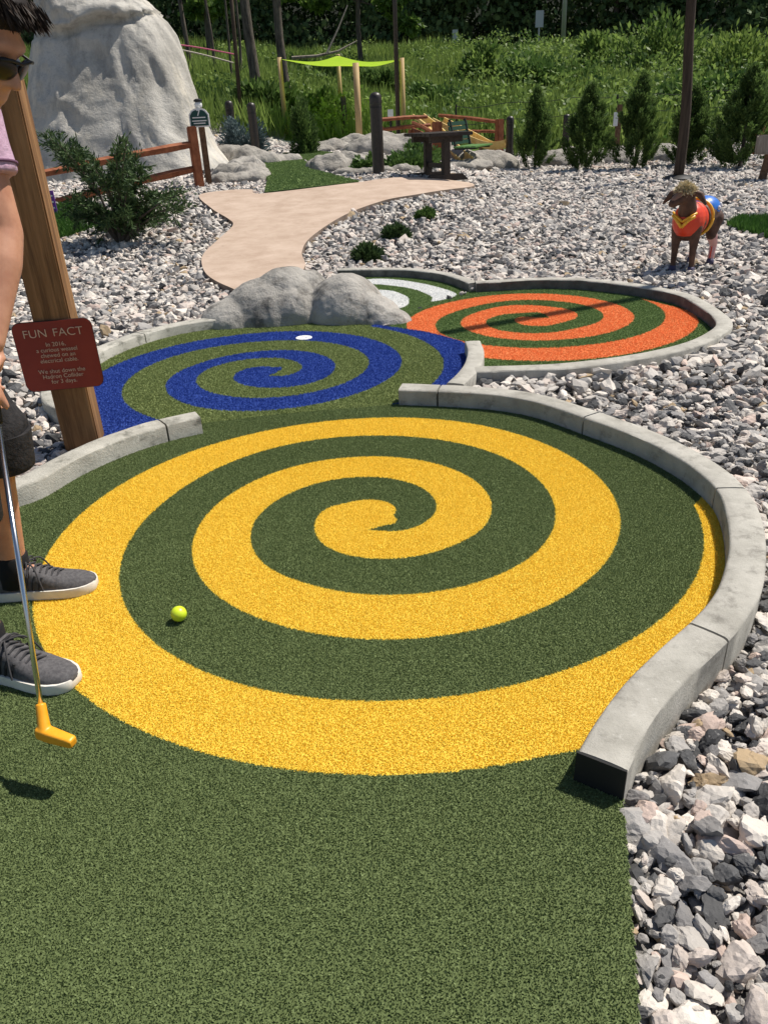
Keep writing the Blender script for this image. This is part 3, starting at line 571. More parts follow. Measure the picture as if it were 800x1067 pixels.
rock('rock', 'low rocks around the base of the front canopy post', [L(345, 154, 20.5, (.7, .4, .2)), L(372, 154, 21.2, (.6, .4, .24)), L(322, 156, 20, (.6, .4, .14)), L(395, 150, 21.5, (.7, .5, .22))], 'rock_pale', .05, .08, 2, group='artificial rocks along the lane')
for lab, px, w_ in (('pale flat rock behind the two arborvitaes on the left of the row', 590, 1.1), ('pale flat rock behind the middle of the arborvitae row', 640, .9), ('pale rounded rock behind the leaning wooden pole', 692, 1.0)):
    rock('rock', lab, [L(px, 160, 18.9, (w_*.7, .5, .3)), L(px+14, 163, 18.6, (w_*.5, .45, .22))], 'rock_pale', .05, .08, 1.8, group='low rocks behind the arborvitae row')
# ------------------------------------------------------------------ foliage tools
def leaves(P, D, ln, wd, rng=RNG):
    """diamond leaves from P along D, length ln, half width wd"""
    n = len(P); D = D/np.linalg.norm(D, axis=1)[:, None]; a = rng.normal(size=(n, 3)); s_ = np.cross(D, a); s_ /= np.linalg.norm(s_, axis=1)[:, None]+1e-9
    ln = np.broadcast_to(ln, n)[:, None]; wd = np.broadcast_to(wd, n)[:, None]
    V = np.stack([P, P+D*ln*.5+s_*wd, P+D*ln, P+D*ln*.5-s_*wd], 1).reshape(-1, 3); o = np.arange(n)*4
    return V, np.concatenate([np.stack([o, o+1, o+2], 1), np.stack([o, o+2, o+3], 1)])
def ltint(n, rng=RNG, base=None):
    t = rng.random(n) if base is None else np.clip(base+rng.normal(0, .18, n), 0, 1); return np.r_[t, t]
def sph(n, rng=RNG): v = rng.normal(size=(n, 3)); return v/np.linalg.norm(v, axis=1)[:, None]
# upright conifer (arborvitae): sprays of short upright leaves around a stem
def arborvitae(seed, h=2.0, w_=.52, n=22000, m='leaf_arbor', base=.0):
    rng = np.random.default_rng(seed); t = bpy.data.objects.new('arborvitae_tree', None); COL.objects.link(t)
    st = MB(); st.tube([(0, 0, -.1), (.01, 0, h*.5), (0, .01, h*.93)], [.035, .025, .006], 8); st.build('trunk', 'bark', t)
    ns = 150; u = rng.random(ns)**.8; zz = base+u*h*.93; prof = lambda q: w_*np.clip(1.15*(1-q)**.75*(.55+.9*np.minimum(q*4, .5)), .03, 9)
    ang = rng.random(ns)*6.283; rr = prof(u)*(.35+.75*rng.random(ns)); C = np.stack([np.cos(ang)*rr*.75, np.sin(ang)*rr*.75, zz], 1); top = C+np.stack([np.cos(ang)*rr*.45, np.sin(ang)*rr*.45, .20+.24*rng.random(ns)*(1-u*.4)], 1)
    k = rng.integers(0, ns, n); q = rng.random(n); P = C[k]*(1-q[:, None])+top[k]*q[:, None]+rng.normal(0, .03, (n, 3))
    D = (top-C)[k]+rng.normal(0, .13, (n, 3)); V, Fc = leaves(P, D, .06+.05*rng.random(n), .009+.007*rng.random(n), rng)
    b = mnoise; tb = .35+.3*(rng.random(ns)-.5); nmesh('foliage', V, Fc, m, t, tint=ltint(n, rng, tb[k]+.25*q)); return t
proto = [arborvitae(1), arborvitae(2, 2.05, .6)]
ARB = [(557, 176, 0, .71, .75, 'slim arborvitae at the left end of the row, next to a dark bollard'), (610, 177, 1, .70, .78, 'bushy arborvitae second from the left in the row behind the gravel'), (661, 176, 1, .76, .74, 'tall narrow arborvitae just right of the thin wooden marker post'), (716, 172, 0, .66, .85, 'arborvitae standing behind the leaning wooden pole'), (770, 175, 1, .76, 1.02, 'broadest arborvitae at the right end of the row')]
for i, (px, py, k, sz, sw, lab) in enumerate(ARB):
    o = proto[k] if i in (0, 1) else copy_tree(proto[k]); p = G(px, py); o.location = p; o.scale = (sw, sw, sz); o.rotation_euler = (0, 0, i*1.7); tag(o, lab, 'conifer', 'arborvitaes in a row behind the gravel')
def bush(name, label, loc, rad, n, m, lw=(.05, .014), ncl=26, group=None, up=.3, cat='shrub', seed=1, stems=True):
    rng = np.random.default_rng(seed); t = thing(name, label, cat, loc, 0, group); rad = np.array(rad)
    C = sph(ncl, rng)*rng.random((ncl, 1))**.5*rad; C[:, 2] = np.abs(C[:, 2])
    if stems:
        sm = MB(); [sm.tube([(0, 0, -.05), tuple(c*.5+[0, 0, .01]), tuple(c)], [.012, .008, .004], 5) for c in C[:14]]; sm.build('stem', 'bark', t)
    k = rng.integers(0, ncl, n); P = C[k]+sph(n, rng)*(rng.random((n, 1))**.5)*rad*.34; P[:, 2] = np.maximum(P[:, 2], .005)
    D = P*[1, 1, .6]/rad+sph(n, rng)*.6+[0, 0, up]; V, Fc = leaves(P, D, lw[0]*(.7+.6*rng.random(n)), lw[1]*(.7+.6*rng.random(n)), rng)
    nmesh('foliage', V, Fc, m, t, tint=ltint(n, rng, (.3+.4*rng.random(ncl))[k])); return t
for i, (px, py, r, lab) in enumerate([(383, 270, .13, 'nearest and roundest of the little dark shrubs in the gravel by the path'), (412, 247, .125, 'middle little dark shrub in the gravel between two others'), (443, 227, .10, 'farthest and palest little shrub in the gravel, toward the table')]):
    p = G(px, py); p[2] = max(p[2], 0)-.01; bush('shrub', lab, p, (r, r, r*.95), 2600, 'leaf_low' if i == 2 else 'leaf_yew', (.045, .008), 30, 'little shrubs in the gravel', .5, seed=20+i)
# spreading needle shrub on the left: long irregular leaders
def spread_shrub():
    rng = np.random.default_rng(5); p = on(122, 232, 8.7); t = thing('yew_shrub', 'spreading dark evergreen shrub with spiky leaders in front of the rail fence', 'shrub', p)
    tips = []
    for (px, py) in [(50, 142), (56, 150), (66, 148), (76, 152), (90, 162), (100, 170), (62, 158), (132, 146), (126, 156), (138, 158), (120, 172), (142, 172), (128, 184), (115, 190), (140, 192), (152, 180), (160, 204), (188, 198), (184, 214), (172, 208), (72, 212), (84, 210), (92, 216), (100, 224), (120, 216), (138, 220), (160, 222), (112, 230), (132, 233), (150, 230), (178, 224), (145, 212), (125, 224), (78, 222), (90, 228)]:
        for _ in range(2): tips.append(at(px+rng.normal(0, 4), py+rng.normal(0, 3), 8.7+rng.normal(0, .38))-p)
    sm = MB(); PP = []; DD = []
    for q in tips:
        q = np.array(q); hub = (np.array([-.12, 0, .46]) if q[0] < -.18 and q[2] > .5 else np.array([q[0]*.30+.03, q[1]*.3, max(.05, q[2]*.50)])) if q[2] > .25 else np.array([q[0]*.3, q[1]*.3, .06])
        pts = [np.array([0, 0, -.05]), hub, (hub+q)/2+[0, 0, .04], q]; sm.tube([tuple(x) for x in pts], [.016, .012, .007, .003], 5)
        for s_ in range(2):
            a, b = pts[s_+1], pts[s_+2]; m_ = 75; m_ = 62 if s_ else 20; u = (.2+.8*rng.random((m_, 1)) if s_ else .6+.4*rng.random((m_, 1))); x = a+(b-a)*u+rng.normal(0, .022, (m_, 3)); PP.append(x); DD.append((b-a)/np.linalg.norm(b-a)*.7+sph(m_, rng)*.75+[0, 0, .15])
            for _ in range(3 if s_ else 1):    # side twigs
                c = a+(b-a)*rng.random(); d = (b-a)/np.linalg.norm(b-a)*.6+sph(1, rng)[0]; d /= np.linalg.norm(d); e = c+d*(.08+.1*rng.random()); m2 = 24; u = rng.random((m2, 1)); PP.append(c+(e-c)*u+rng.normal(0, .012, (m2, 3))); DD.append(d*.8+sph(m2, rng)*.6)
    PP = np.concatenate(PP); DD = np.concatenate(DD); PP[:, 2] = np.maximum(PP[:, 2], .01); V, Fc = leaves(PP, DD, .05+.03*rng.random(len(PP)), .0055+.004*rng.random(len(PP)), rng)
    sm.build('branch', 'bark', t); nmesh('foliage', V, Fc, 'leaf_yew', t, tint=ltint(len(PP), rng))
spread_shrub()
def grass_patch(label, poly, n, hgt, m='lawn', name='lawn'):
    poly = np.array(poly); lo, hi = poly.min(0), poly.max(0); Q = lo+RNG.random((n, 2))*(hi-lo); Q = Q[inpoly(Q, poly)]; n = len(Q); P = np.c_[Q, T(Q[:, 0], Q[:, 1])-.03]
    V, Fc = leaves(P, sph(n)*.45+[0, 0, 1], hgt*(.6+.7*RNG.random(n)), .005+.003*RNG.random(n)); tag(nmesh(name, V, Fc, m, tint=ltint(n)), label, kind='stuff')
grass_patch('small patch of mown grass at the left under the spreading shrub', [G(*p)[:2] for p in [(52, 250), (70, 247), (100, 236), (118, 226), (95, 212), (60, 215), (35, 225), (30, 245)]], 26000, .09)
grass_patch('strip of grass in the gravel at the right edge', [G(*p)[:2] for p in [(758, 235), (775, 242), (830, 256), (900, 262), (900, 238), (800, 229), (770, 229)]], 26000, .10)
c = on(318, 152, 18.5); bush('conifer_shrub', 'small upright dark conifer between the lane rocks and the shade canopy', c, (.26, .26, .98), 5200, 'leaf_arbor', (.09, .013), 40, None, .8, seed=41)
c = on(254, 150, 17.6); bush('blue_spruce', 'bluish young spruce between the two dark bollards by the rock face', c, (.46, .4, .82), 4200, 'leaf_blue', (.10, .012), 36, None, .4, seed=42)
for i, (px, py, Y, r, lab) in enumerate([(420, 183, 13.9, (.5, .4, .26), 'leafy shrub right of the tall front bollard, before the dark table'), (384, 185, 13.6, (.22, .25, .2), 'leafy shrub left of the tall front bollard'), (436, 172, 15, (.5, .4, .34), 'leafy shrub behind the dark table')]):
    bush('shrub', lab, on(px, py, Y), r, 3000, 'leaf_low', (.07, .022), 34, 'leafy shrubs round the front bollard', .4, seed=50+i)
for i, (px, py, Y, r, lab) in enumerate([(278, 110, 27, (1.1, .8, .9), 'dark shrub on the slope behind the rock ledge'), (395, 95, 33, (1.0, .9, 1.0), 'dark round shrub on the slope behind the shade canopy'), (505, 85, 36, (.9, .8, 1.4), 'pale green tall bush on the grassy slope beyond the chutes'), (560, 100, 34, (1.8, 1, 1.3), 'broad leafy bush on the grassy slope above the arborvitaes'), (625, 80, 38, (1.6, 1, 1.5), 'tall weedy bush at the top of the slope'), (690, 85, 36, (2.6, 1.2, 2.1), 'large bright leafy bush on the slope behind the leaning pole'), (765, 92, 34, (2.2, 1.2, 1.7), 'bright bush on the slope at the right edge'), (730, 118, 28, (1.6, .9, 1.0), 'dark leafy bush low on the slope behind the last arborvitaes'), (450, 104, 31, (1.4, .8, .7), 'low leafy bush on the slope above the split-rail fence'), (340, 110, 29, (1.1, .8, .6), 'low pale bush on the slope under the shade canopy')]):
    bush('bush', lab, on(px, py, Y), r, 4200, ('leaf_arbor', 'leaf_low', 'weeds', 'weeds_broad')[(0, 0, 3, 1, 3, 3, 2, 1, 1, 3)[i]], (.24, .06), 40, 'bushes on the slope', .5, seed=60+i)
# ------------------------------------------------------------------ weeds on the slope
def weeds():
    n = 240000; x = RNG.uniform(-32, 42, n); y = 22.4+RNG.random(n)**.85*26; P = np.c_[x, y, T(x, y)-.08]; k = infr(P, 170, 60); P = P[k]
    tx = np.array([mnoise.noise(Vector((a*.35, b*.35, 0))) for a, b in P[:, :2]]); P = P[(RNG.random(len(P)) < .75+tx) & ~((P[:, 0] < 4) & (P[:, 1] < 24.3))]; tx = np.array([mnoise.noise(Vector((a*.35, b*.35, 0))) for a, b in P[:, :2]]); n = len(P)
    h_ = (.5+.5*RNG.random(n))*(1+.7*tx); D = np.stack([RNG.normal(0, .28, n), RNG.normal(0, .28, n), np.ones(n)], 1); V, Fc = leaves(P, D, h_, .02+.022*RNG.random(n))
    tag(nmesh('tall_grass', V, Fc, 'weeds', tint=ltint(n, RNG, .45+.45*tx)), 'tall sunlit grass and weeds covering the slope below the road', 'grass', kind='stuff')
    n = 170000; x = RNG.uniform(-32, 42, n); y = 22.6+RNG.random(n)*25; P = np.c_[x, y, T(x, y)]; P = P[infr(P, 170, 60)]; tx = np.array([mnoise.noise(Vector((a*.5+7, b*.5, 0))) for a, b in P[:, :2]]); P = P[(tx > .06-.22*sstep(0, 8, P[:, 0])) & (RNG.random(len(P)) < .75) & ~((P[:, 0] < 4) & (P[:, 1] < 24.6))]; n = len(P); P[:, 2] += RNG.random(n)*(.75+.5*sstep(0, 8, P[:, 0]))
    P[:, 2] += .5*np.clip(np.array([mnoise.noise(Vector((a*.9+3, b*.9, 1))) for a, b, c in P]), -.3, 1); V, Fc = leaves(P, sph(n)+[0, -.1, .3], .08+.17*RNG.random(n), .025+.04*RNG.random(n)); tag(nmesh('broad_weeds', V, Fc, 'weeds_broad', tint=ltint(n, RNG, .5+.7*np.array([mnoise.noise(Vector((a*.6, b*.6, c*.8))) for a, b, c in P]))), 'broad-leaved weeds growing through the grass on the slope', 'weeds', kind='stuff')
weeds()
# ------------------------------------------------------------------ wood behind the road
def wood():
    rng = np.random.default_rng(9); VV = []; FF = []; TT = []; o = 0
    n = 210000; x = rng.uniform(-50, 65, n); y = 60.5+rng.random(n)**1.2*14; z = T(x, y)+rng.random(n)*12; P = np.c_[x, y, z]; P = P[infr(P, 200, 220)]
    tx = np.array([mnoise.noise(Vector((a*.22, b*.3, c*.3))) for a, b, c in P]); low = np.clip((P[:, 2]-T(P[:, 0], P[:, 1])-.2)/3.2, 0, 1); P = P[(tx > -.22) & (rng.random(len(P)) < .4+.6*low)]; n = len(P)
    tx = np.array([mnoise.noise(Vector((a*.6, b*.6, c*.6))) for a, b, c in P]); V, Fc = leaves(P, sph(n, rng)+[0, -.2, -.3], .32+.3*rng.random(n), .10+.10*rng.random(n), rng)
    tag(nmesh('far_wood', V, Fc, 'leaf_forest', tint=ltint(n, rng, .4+.6*tx)), 'dark shaded wood behind the road along the whole background', 'wood', kind='stuff')
wood()
def tree(name, label, base, h, r0, crown, n, m, seed, group=None, lean=(0, 0), leaf=(.3, .09), forks=5):
    """crown: list of (offset x, y, z, rx, ry, rz) clumps"""
    rng = np.random.default_rng(seed); t = thing(name, label, 'tree', base, 0, group); tr = MB(); pts = []; 
    for i in range(9): u = i/8; pts.append((lean[0]*u*h+.06*math.sin(i*1.3+seed), lean[1]*u*h+.05*math.cos(i*1.7+seed), -.3+u*h))
    tr.tube(pts, [r0*(1.25 if i == 0 else 1)*(1-.55*i/8) for i in range(9)], 12)
    for (cx, cy, cz, rx, ry, rz_) in crown:
        k = min(7, max(3, int(8*cz/h*.8))); a = Vector(pts[k]); b = Vector((cx, cy, cz)); m_ = (a+b)/2+Vector((0, 0, .2)); tr.tube([a, m_, b], [r0*.32, r0*.2, r0*.08], 7)
    tr.build('trunk', 'bark', t, smooth=True)
    if n:
        C = np.array(crown); k = rng.integers(0, len(C), n); sub = sph(len(C)*9, rng).reshape(len(C), 9, 3); j = rng.integers(0, 9, n)
        P = C[k, :3]+(sub[k, j]*.62+sph(n, rng)*rng.random((n, 1))**.5*.42)*C[k, 3:]; V, Fc = leaves(P, sph(n, rng)+[0, 0, -.35], leaf[0]*(.6+.8*rng.random(n)), leaf[1]*(.6+.8*rng.random(n)), rng)
        sh = rng.random((len(C), 9)); nmesh('crown', V, Fc, m, t, tint=ltint(n, rng, .2+.6*sh[k, j]))
    return t
G1 = 'trees on the left of the slope'
b = on(265, 85, 31.5); tree('tree', 'thick grey trunk left of the shade canopy, in front of the dark wood', b, 9.5, .20, [(-.6, .3, 6.6, 1.2, 1, .7), (.8, 0, 7.4, 1.5, 1.2, .9), (0, .5, 8.6, 1.6, 1.4, 1)], 3000, 'leaf_tree', 1, G1)
b = on(299, 100, 30.5); tree('tree', 'thick bare trunk close behind the left canopy post', b, 9.5, .165, [(1.0, .2, 6.8, 1.4, 1, .8), (-.8, 0, 7.6, 1.4, 1.2, .9)], 2200, 'leaf_tree', 2, G1, lean=(-.012, 0))
for i, (px, py, Y, r0, ln, lab) in enumerate([(245, 92, 34, .05, -.015, 'slender dark trunk left of the thick grey trunk'), (253, 90, 35, .06, .02, 'slender pale trunk just left of the thick grey trunk'), (225, 85, 36, .07, 0, 'slim dark trunk above the right shoulder of the rock face'), (196, 60, 36, .10, .01, 'dark trunk right beside the top of the rock face')]):
    tree('tree', lab, on(px, py, Y), 8.5, r0, [(.5, 0, 6.2, 1.1, .9, .6), (-.5, .2, 7.2, 1.2, 1, .8)], 1300, 'leaf_forest' if i % 2 else 'leaf_tree', 10+i, G1, lean=(ln, 0))
b = on(376, 60, 40); tree('tree', 'light green leafy tree whose low boughs hang over the shade canopy', b, 8.5, .13, [(-3.2, 0, 3.5, .9, .8, .45), (-1.9, -.3, 3.0, .8, .8, .4), (-.6, -.3, 3.6, 1.0, .8, .5), (1.6, 0, 2.9, 1.0, .9, .7), (2.1, -.2, 1.9, .6, .6, .5), (.4, 0, 4.6, 1.8, 1.4, .8), (2.6, 0, 3.8, 1.0, .9, .6)], 5200, 'leaf_tree', 21, None, leaf=(.26, .08))
b = on(215, 20, 45); tree('tree', 'bright leafy tree beyond the rock face at the top left', b, 8, .12, [(0, 0, 2.6, 1.3, 1, .7), (1.2, 0, 3.4, 1.3, 1, .8), (-1, 0, 4.0, 1.4, 1, .8)], 3000, 'leaf_tree', 22)
for i, (px, Y, h_, lab) in enumerate([(470, 62, 12, 'dark tree in the wood above the chutes'), (545, 64, 12, 'dark tree in the wood left of the grey light pole'), (640, 61, 11, 'dark tree in the wood above the arborvitae row'), (700, 63, 12, 'dark tree in the wood behind the top of the leaning pole'), (770, 60, 11, 'paler tree of the wood at the top right corner')]):
    b = on(px, 50, Y); tree('tree', lab, b, h_, .22, [(random.uniform(-1.5, 1.5), random.uniform(-1, .5), z_, 2.1, 1.6, 1.2) for z_ in (2.8, 4.6, 6.2, 7.8, 9.4)], 4200, 'leaf_forest', 30+i, 'trees at the front of the wood', leaf=(.45, .15))
# fallen limb, ropes
fb = MB(); fb.tube([tuple(at(304, 60, 33)), tuple(at(330, 58, 33)), tuple(at(352, 53, 33.2)), tuple(at(372, 42, 33.5))], [.06, .05, .04, .02], 7); fb.tube([tuple(at(340, 56, 33)), tuple(at(352, 30, 33.3)), tuple(at(362, 5, 33.6))], [.04, .03, .02], 7)
f = thing('fallen_branch', 'long pale dead branch lying behind the shade canopy', 'branch', on(304, 60, 33)); fb.build('limb', 'grey_wood', f, world=True)
for nm, lab, pts, m, r in (('rope', 'pink rope strung across the slope beside the rock face', [(150, 42, 24), (200, 48, 25), (244, 56, 26)], 'pink_rope', .018), ('rope', 'pale rope strung below the pink one beside the rock face', [(150, 44, 24), (205, 55, 25), (243, 65, 26)], 'rope', .02)):
    mb = MB(); pp = crom([at(*p) for p in pts], .3); mb.tube([tuple(p) for p in pp], r, 6); o = mb.build(nm, m); tag(o, lab, 'rope')
# ------------------------------------------------------------------ poles, bollards, posts
p = G(706, 187); tp = at(722.5, 0, p[1]+.02); d = (tp-p); pl = thing('utility_pole', 'dark leaning wooden pole on a base plate in the gravel, before the arborvitaes', 'pole', p)
mb = MB(); mb.tube([tuple(p+d*u*1.9+[.035*math.sin(u*9), 0, 0]) for u in np.linspace(-.02, 1, 14)], [.085-.025*u for u in np.linspace(0, 1, 14)], 12); mb.build('pole', 'pole_wood', pl, True, world=True)
mb = MB(); mb.lathe([(.26, -.05), (.26, .03), (.2, .06), (.13, .08)], 14); mb.build('base_plate', 'dark_metal', pl, auto=True)
p = on(415, 141, 20.5); q = at(411, 0, 20.5); pl = thing('pole', 'thin dark pole rising in front of the right side of the shade canopy', 'pole', p); mb = MB(); mb.tube([tuple(p-[0, 0, .2]), tuple(p+(q-p)*2.2)], [.055, .05], 10); mb.build('shaft', 'bollard', pl, True, world=True); mb = MB(); mb.lathe([(.075, 0), (.075, .12), (.06, .14)], 10); mb.build('base', 'dark_metal', pl)
p = on(249, 108, 25); q = at(241, 0, 25); pl = thing('pole', 'thin dark pole right of the rock face, holding the pink rope', 'pole', p); mb = MB(); mb.tube([tuple(p-[0, 0, .3]), tuple(p+(q-p)*1.6)], [.06, .05], 8); mb.build('shaft', 'pole_wood', pl, True, world=True); mb = MB(); mb.lathe([(.075, 0), (.075, .1), (.06, .12)], 10); mb.build('base', 'dark_metal', pl)
p = on(585.5, 66, 46.5); pl = thing('tall_pole', 'tall pale grey light pole by the road', 'pole', p); mb = MB(); mb.tube([(0, 0, -.2), (-.12, 0, 9)], [.13, .09], 10); mb.build('shaft', 'grey_metal', pl, True); mb = MB(); mb.lathe([(.2, 0), (.2, .25), (.14, .3)], 12); mb.build('base', 'grey_metal', pl)
mb = MB(); mb.bar((-.12, 0, 8.9), (-.12, -1.6, 9.1), .06, .06); mb.box((-.12, -1.8, 9.08), (.25, .6, .12), bev=.03); mb.build('lamp_head', 'grey_metal', pl)
# bollards
def bollard():
    t = bpy.data.objects.new('bollard', None); COL.objects.link(t); mb = MB(); mb.lathe([(.085, -.15), (.085, .90)], 22); mb.build('post', 'bollard', t, auto=True)
    mb = MB(); mb.lathe([(.088, .902), (.088, .97), (.082, 1.005), (.065, 1.03), (.04, 1.045), (.01, 1.05)], 22); mb.build('cap', 'bollard', t, auto=True); mb = MB(); mb.lathe([(.083, .85), (.086, .852), (.086, .872), (.083, .874)], 22); mb.build('ring', 'dark_metal', t); return t
BO = [(394.5, 181, 13.0, 1.06, 'tall dark bollard among shrubs at the near end of the lane, left of the table'), (530, 171.5, 19.2, .98, 'dark bollard left of the arborvitae row, beside the green park bench'), (242, 138, 18.2, 1.0, 'dark bollard left of the blue spruce, above the rock ledge'), (266, 151, 17.2, 1.0, 'dark bollard right of the blue spruce, above the rock ledge'), (360, 143, 26.0, .95, 'dark bollard under the shade canopy, left of the front canopy post'), (588, 166, 20.5, .95, 'dark bollard between the two leftmost arborvitaes')]
b0 = bollard()
for i, (px, py, Y, s_, lab) in enumerate(BO):
    o = b0 if i == 0 else copy_tree(b0); o.location = on(px, py, Y); o.scale = (s_, s_, s_); tag(o, lab, 'bollard', 'dark bollards round the course')
p = on(641, 165, 19.3); t = thing('marker_post', 'thin wooden marker post with a small white plate between two arborvitaes', 'post', p); mb = MB(); mb.box((0, 0, .55), (.1, .1, 1.2), bev=.01); mb.build('post', 'brown_wood', t); mb = MB(); mb.box((-.09, -.065, .86), (.1, .02, .28), bev=.005); mb.build('plate', 'white_paint', t)
p = on(590, 166, 20.5)
p = on(405, 116, 22.5); t = thing('marker_post', 'thin marker post with a white plate just left of the thin dark pole', 'post', on(407, 128, 23)); mb = MB(); mb.box((0, 0, .35), (.06, .06, .8)); mb.build('post', 'dark_metal', t); mb = MB(); mb.box((0, -.045, .72), (.15, .02, .24), bev=.005); mb.build('plate', 'white_paint', t)
# ------------------------------------------------------------------ split rail fences
def split_fence(label, posts, rails, pr=.075, group='red-brown split-rail fences', ph=None):
    c = posts[0][0]; t = thing('split_rail_fence', label, 'fence', c, 0, group)
    for p, h_ in posts:
        mb = MB(); p = np.array(p); mb.box((p[0], p[1], p[2]+h_/2-.1), (pr*2, pr*1.7, h_+.2), Matrix.Rotation(.5, 3, 'Z'), .012); mb.build('post', 'red_wood', t, world=True)
    for a, b, r in rails:
        mb = MB(); a, b = np.array(a), np.array(b); k = 7; pts = [tuple(a+(b-a)*u+[0, 0, .006*math.sin(u*7+r*90)]) for u in np.linspace(0, 1, k)]; mb.tube(pts, [r*(.82 if i in (0, k-1) else .95+.06*math.sin(i*2.1)) for i in range(k)], 6); mb.build('rail', 'red_wood', t, world=True)
fp = on(209, 200, 12.4); Pt = at(202, 131, 12.4); hgt = Pt[2]-fp[2]

split_fence('two-rail red-brown fence in front of the tall rock face', [(fp, hgt), (on(40, 225, 11.2), hgt)], [(at(202, 149, 12.4), at(40, 181, 11.25), .055), (at(203, 175, 12.4), at(40, 214, 11.25), .055)], .062)
pA, pB, pC = on(455.5, 153, 17.2), on(430, 139, 18.6), on(447, 130, 20.5); pE = on(395, 139, 19)
split_fence('red-brown rail fence on the rock hump left of the chutes', [(pA+[0, 0, .32], .42), (pB+[0, 0, .1], .4), (pE, .5), (pC, .55)], [(at(455, 140, 17.2), at(430, 127, 18.6), .045), (at(455, 148, 17.2), at(430, 134, 18.6), .045), (at(395, 124, 19), at(445, 121, 19.4), .045), (at(395, 135, 19), at(448, 129.5, 19.4), .045)], .085)
pF, pG = on(520, 142, 21.5), on(457, 130, 22.5)
split_fence('red-brown rail fence behind the pale chutes', [(pF+[0, 0, .1], .85), (pG, .6)], [(at(457, 119.5, 22.5), at(521, 126.5, 21.5), .05), (at(490, 136, 22), at(521, 137, 21.5), .04)], .09)
pH, pI = on(744, 150, 23), on(722, 150, 23)
split_fence('low orange-brown rail fence glimpsed behind the arborvitae row', [(on(748, 152, 22.6), .5), (on(712, 152, 23), .5)], [(at(712, 139, 23), at(752, 137, 22.6), .06)], .08)
split_fence('orange-brown rail fence end at the right edge, behind the grey trough', [(on(787, 162, 19), .7), (on(812, 160, 19.4), .7)], [(at(784, 152, 19), at(815, 147, 19.4), .06), (at(784, 161, 19), at(815, 158, 19.4), .06)], .09)
# ------------------------------------------------------------------ hole sign beside the fence
p = on(218, 197, 12.6); q = at(209.5, 105, 12.6); hs = q[2]-p[2]; t = thing('hole_sign', 'green arched number 7 sign on a brown post beside the rail fence', 'sign', p)
mb = MB(); mb.box((0, .06, hs/2-.1), (.085, .085, hs+.05), Matrix.Rotation(.3, 3, 'Z'), .008); mb.build('post', 'brown_wood', t)
def arch(w_, h_, z0): return [(-w_, z0), (w_, z0), (w_, z0+h_*.66)]+[(w_*.86*math.cos(a)+(0), z0+h_*.72+h_*.28*math.sin(a)) for a in np.linspace(.15, math.pi-.15, 9)]+[(-w_, z0+h_*.66)]
zc = at(209, 132, 12.6)[2]-p[2]; sh_ = at(209, 112, 12.6)[2]-p[2]-zc
def plate(name, poly, y0, y1, m, par):
    n = len(poly); V = [(x, y0, z) for x, z in poly]+[(x, y1, z) for x, z in poly]; mb = MB(); mb.add(V, [tuple(range(n)), tuple(range(2*n-1, n-1, -1))]+[(i, i+n, (i+1) % n+n, (i+1) % n) for i in range(n)]); return mb.build(name, m, par)
pt = plate('sign_plate', arch(.145, sh_, zc), -.03, -.005, 'white_paint', t); plate('panel', arch(.127, sh_-.04, zc+.018), -.034, -.0302, 'sign_green', pt)
def text(name, body, size, loc, rot, m, par, align='CENTER', ext=.0015, sx=1, bold=0.0):
    cu = bpy.data.curves.new(name, 'FONT'); cu.body = body; cu.size = size; cu.align_x = align; cu.extrude = ext; cu.offset = bold; cu.space_line = .95
    o = bpy.data.objects.new(name, cu); COL.objects.link(o); dg = bpy.context.evaluated_depsgraph_get(); me = bpy.data.meshes.new_from_object(o.evaluated_get(dg)); bpy.data.objects.remove(o); me.materials.clear()
    n = link(name, me, m, par); n.location = loc; n.rotation_euler = rot; n.scale = (sx, 1, 1); return n
text('number', '7', .11, (0, -.0365, zc+sh_*.60), (math.pi/2, 0, 0), 'white_paint', pt, bold=.002)
for k, (wd, zz) in enumerate([(.19, .50), (.21, .33), (.17, .2)]): mb = MB(); mb.box((0, -.0365, zc+sh_*zz), (wd, .003, .014)); mb.build('lettering', 'white_paint', pt)
mb = MB(); mb.lathe([(.04, hs-.09), (.052, hs-.07), (.056, hs-.045), (.05, hs-.02), (.04, hs-.005)], 14, (0, .05, 0)); mb.build('lamp', 'white_paint', t, True); mb = MB(); mb.lathe([(.06, hs-.004), (.062, hs+.02), (.03, hs+.035)], 12, (0, .05, 0)); mb.build('lamp_cap', 'dark_metal', t)
p = on(52, 222, 10.4); t = thing('small_sign', 'purple sign board half hidden behind the fun fact post', 'sign', p); mb = MB(); mb.box((0, 0, .14), (.2, .02, .32), bev=.004); mb.build('board', 'purple', t); mb = MB(); mb.box((0, .02, 0), (.04, .03, .3)); mb.build('stake', 'grey_wood', t)
for k, zz in enumerate((.24, .17, .1)): mb = MB(); mb.box((.02, -.012, zz), (.13, .003, .018)); mb.build('lettering', 'white_paint', t.children[0])
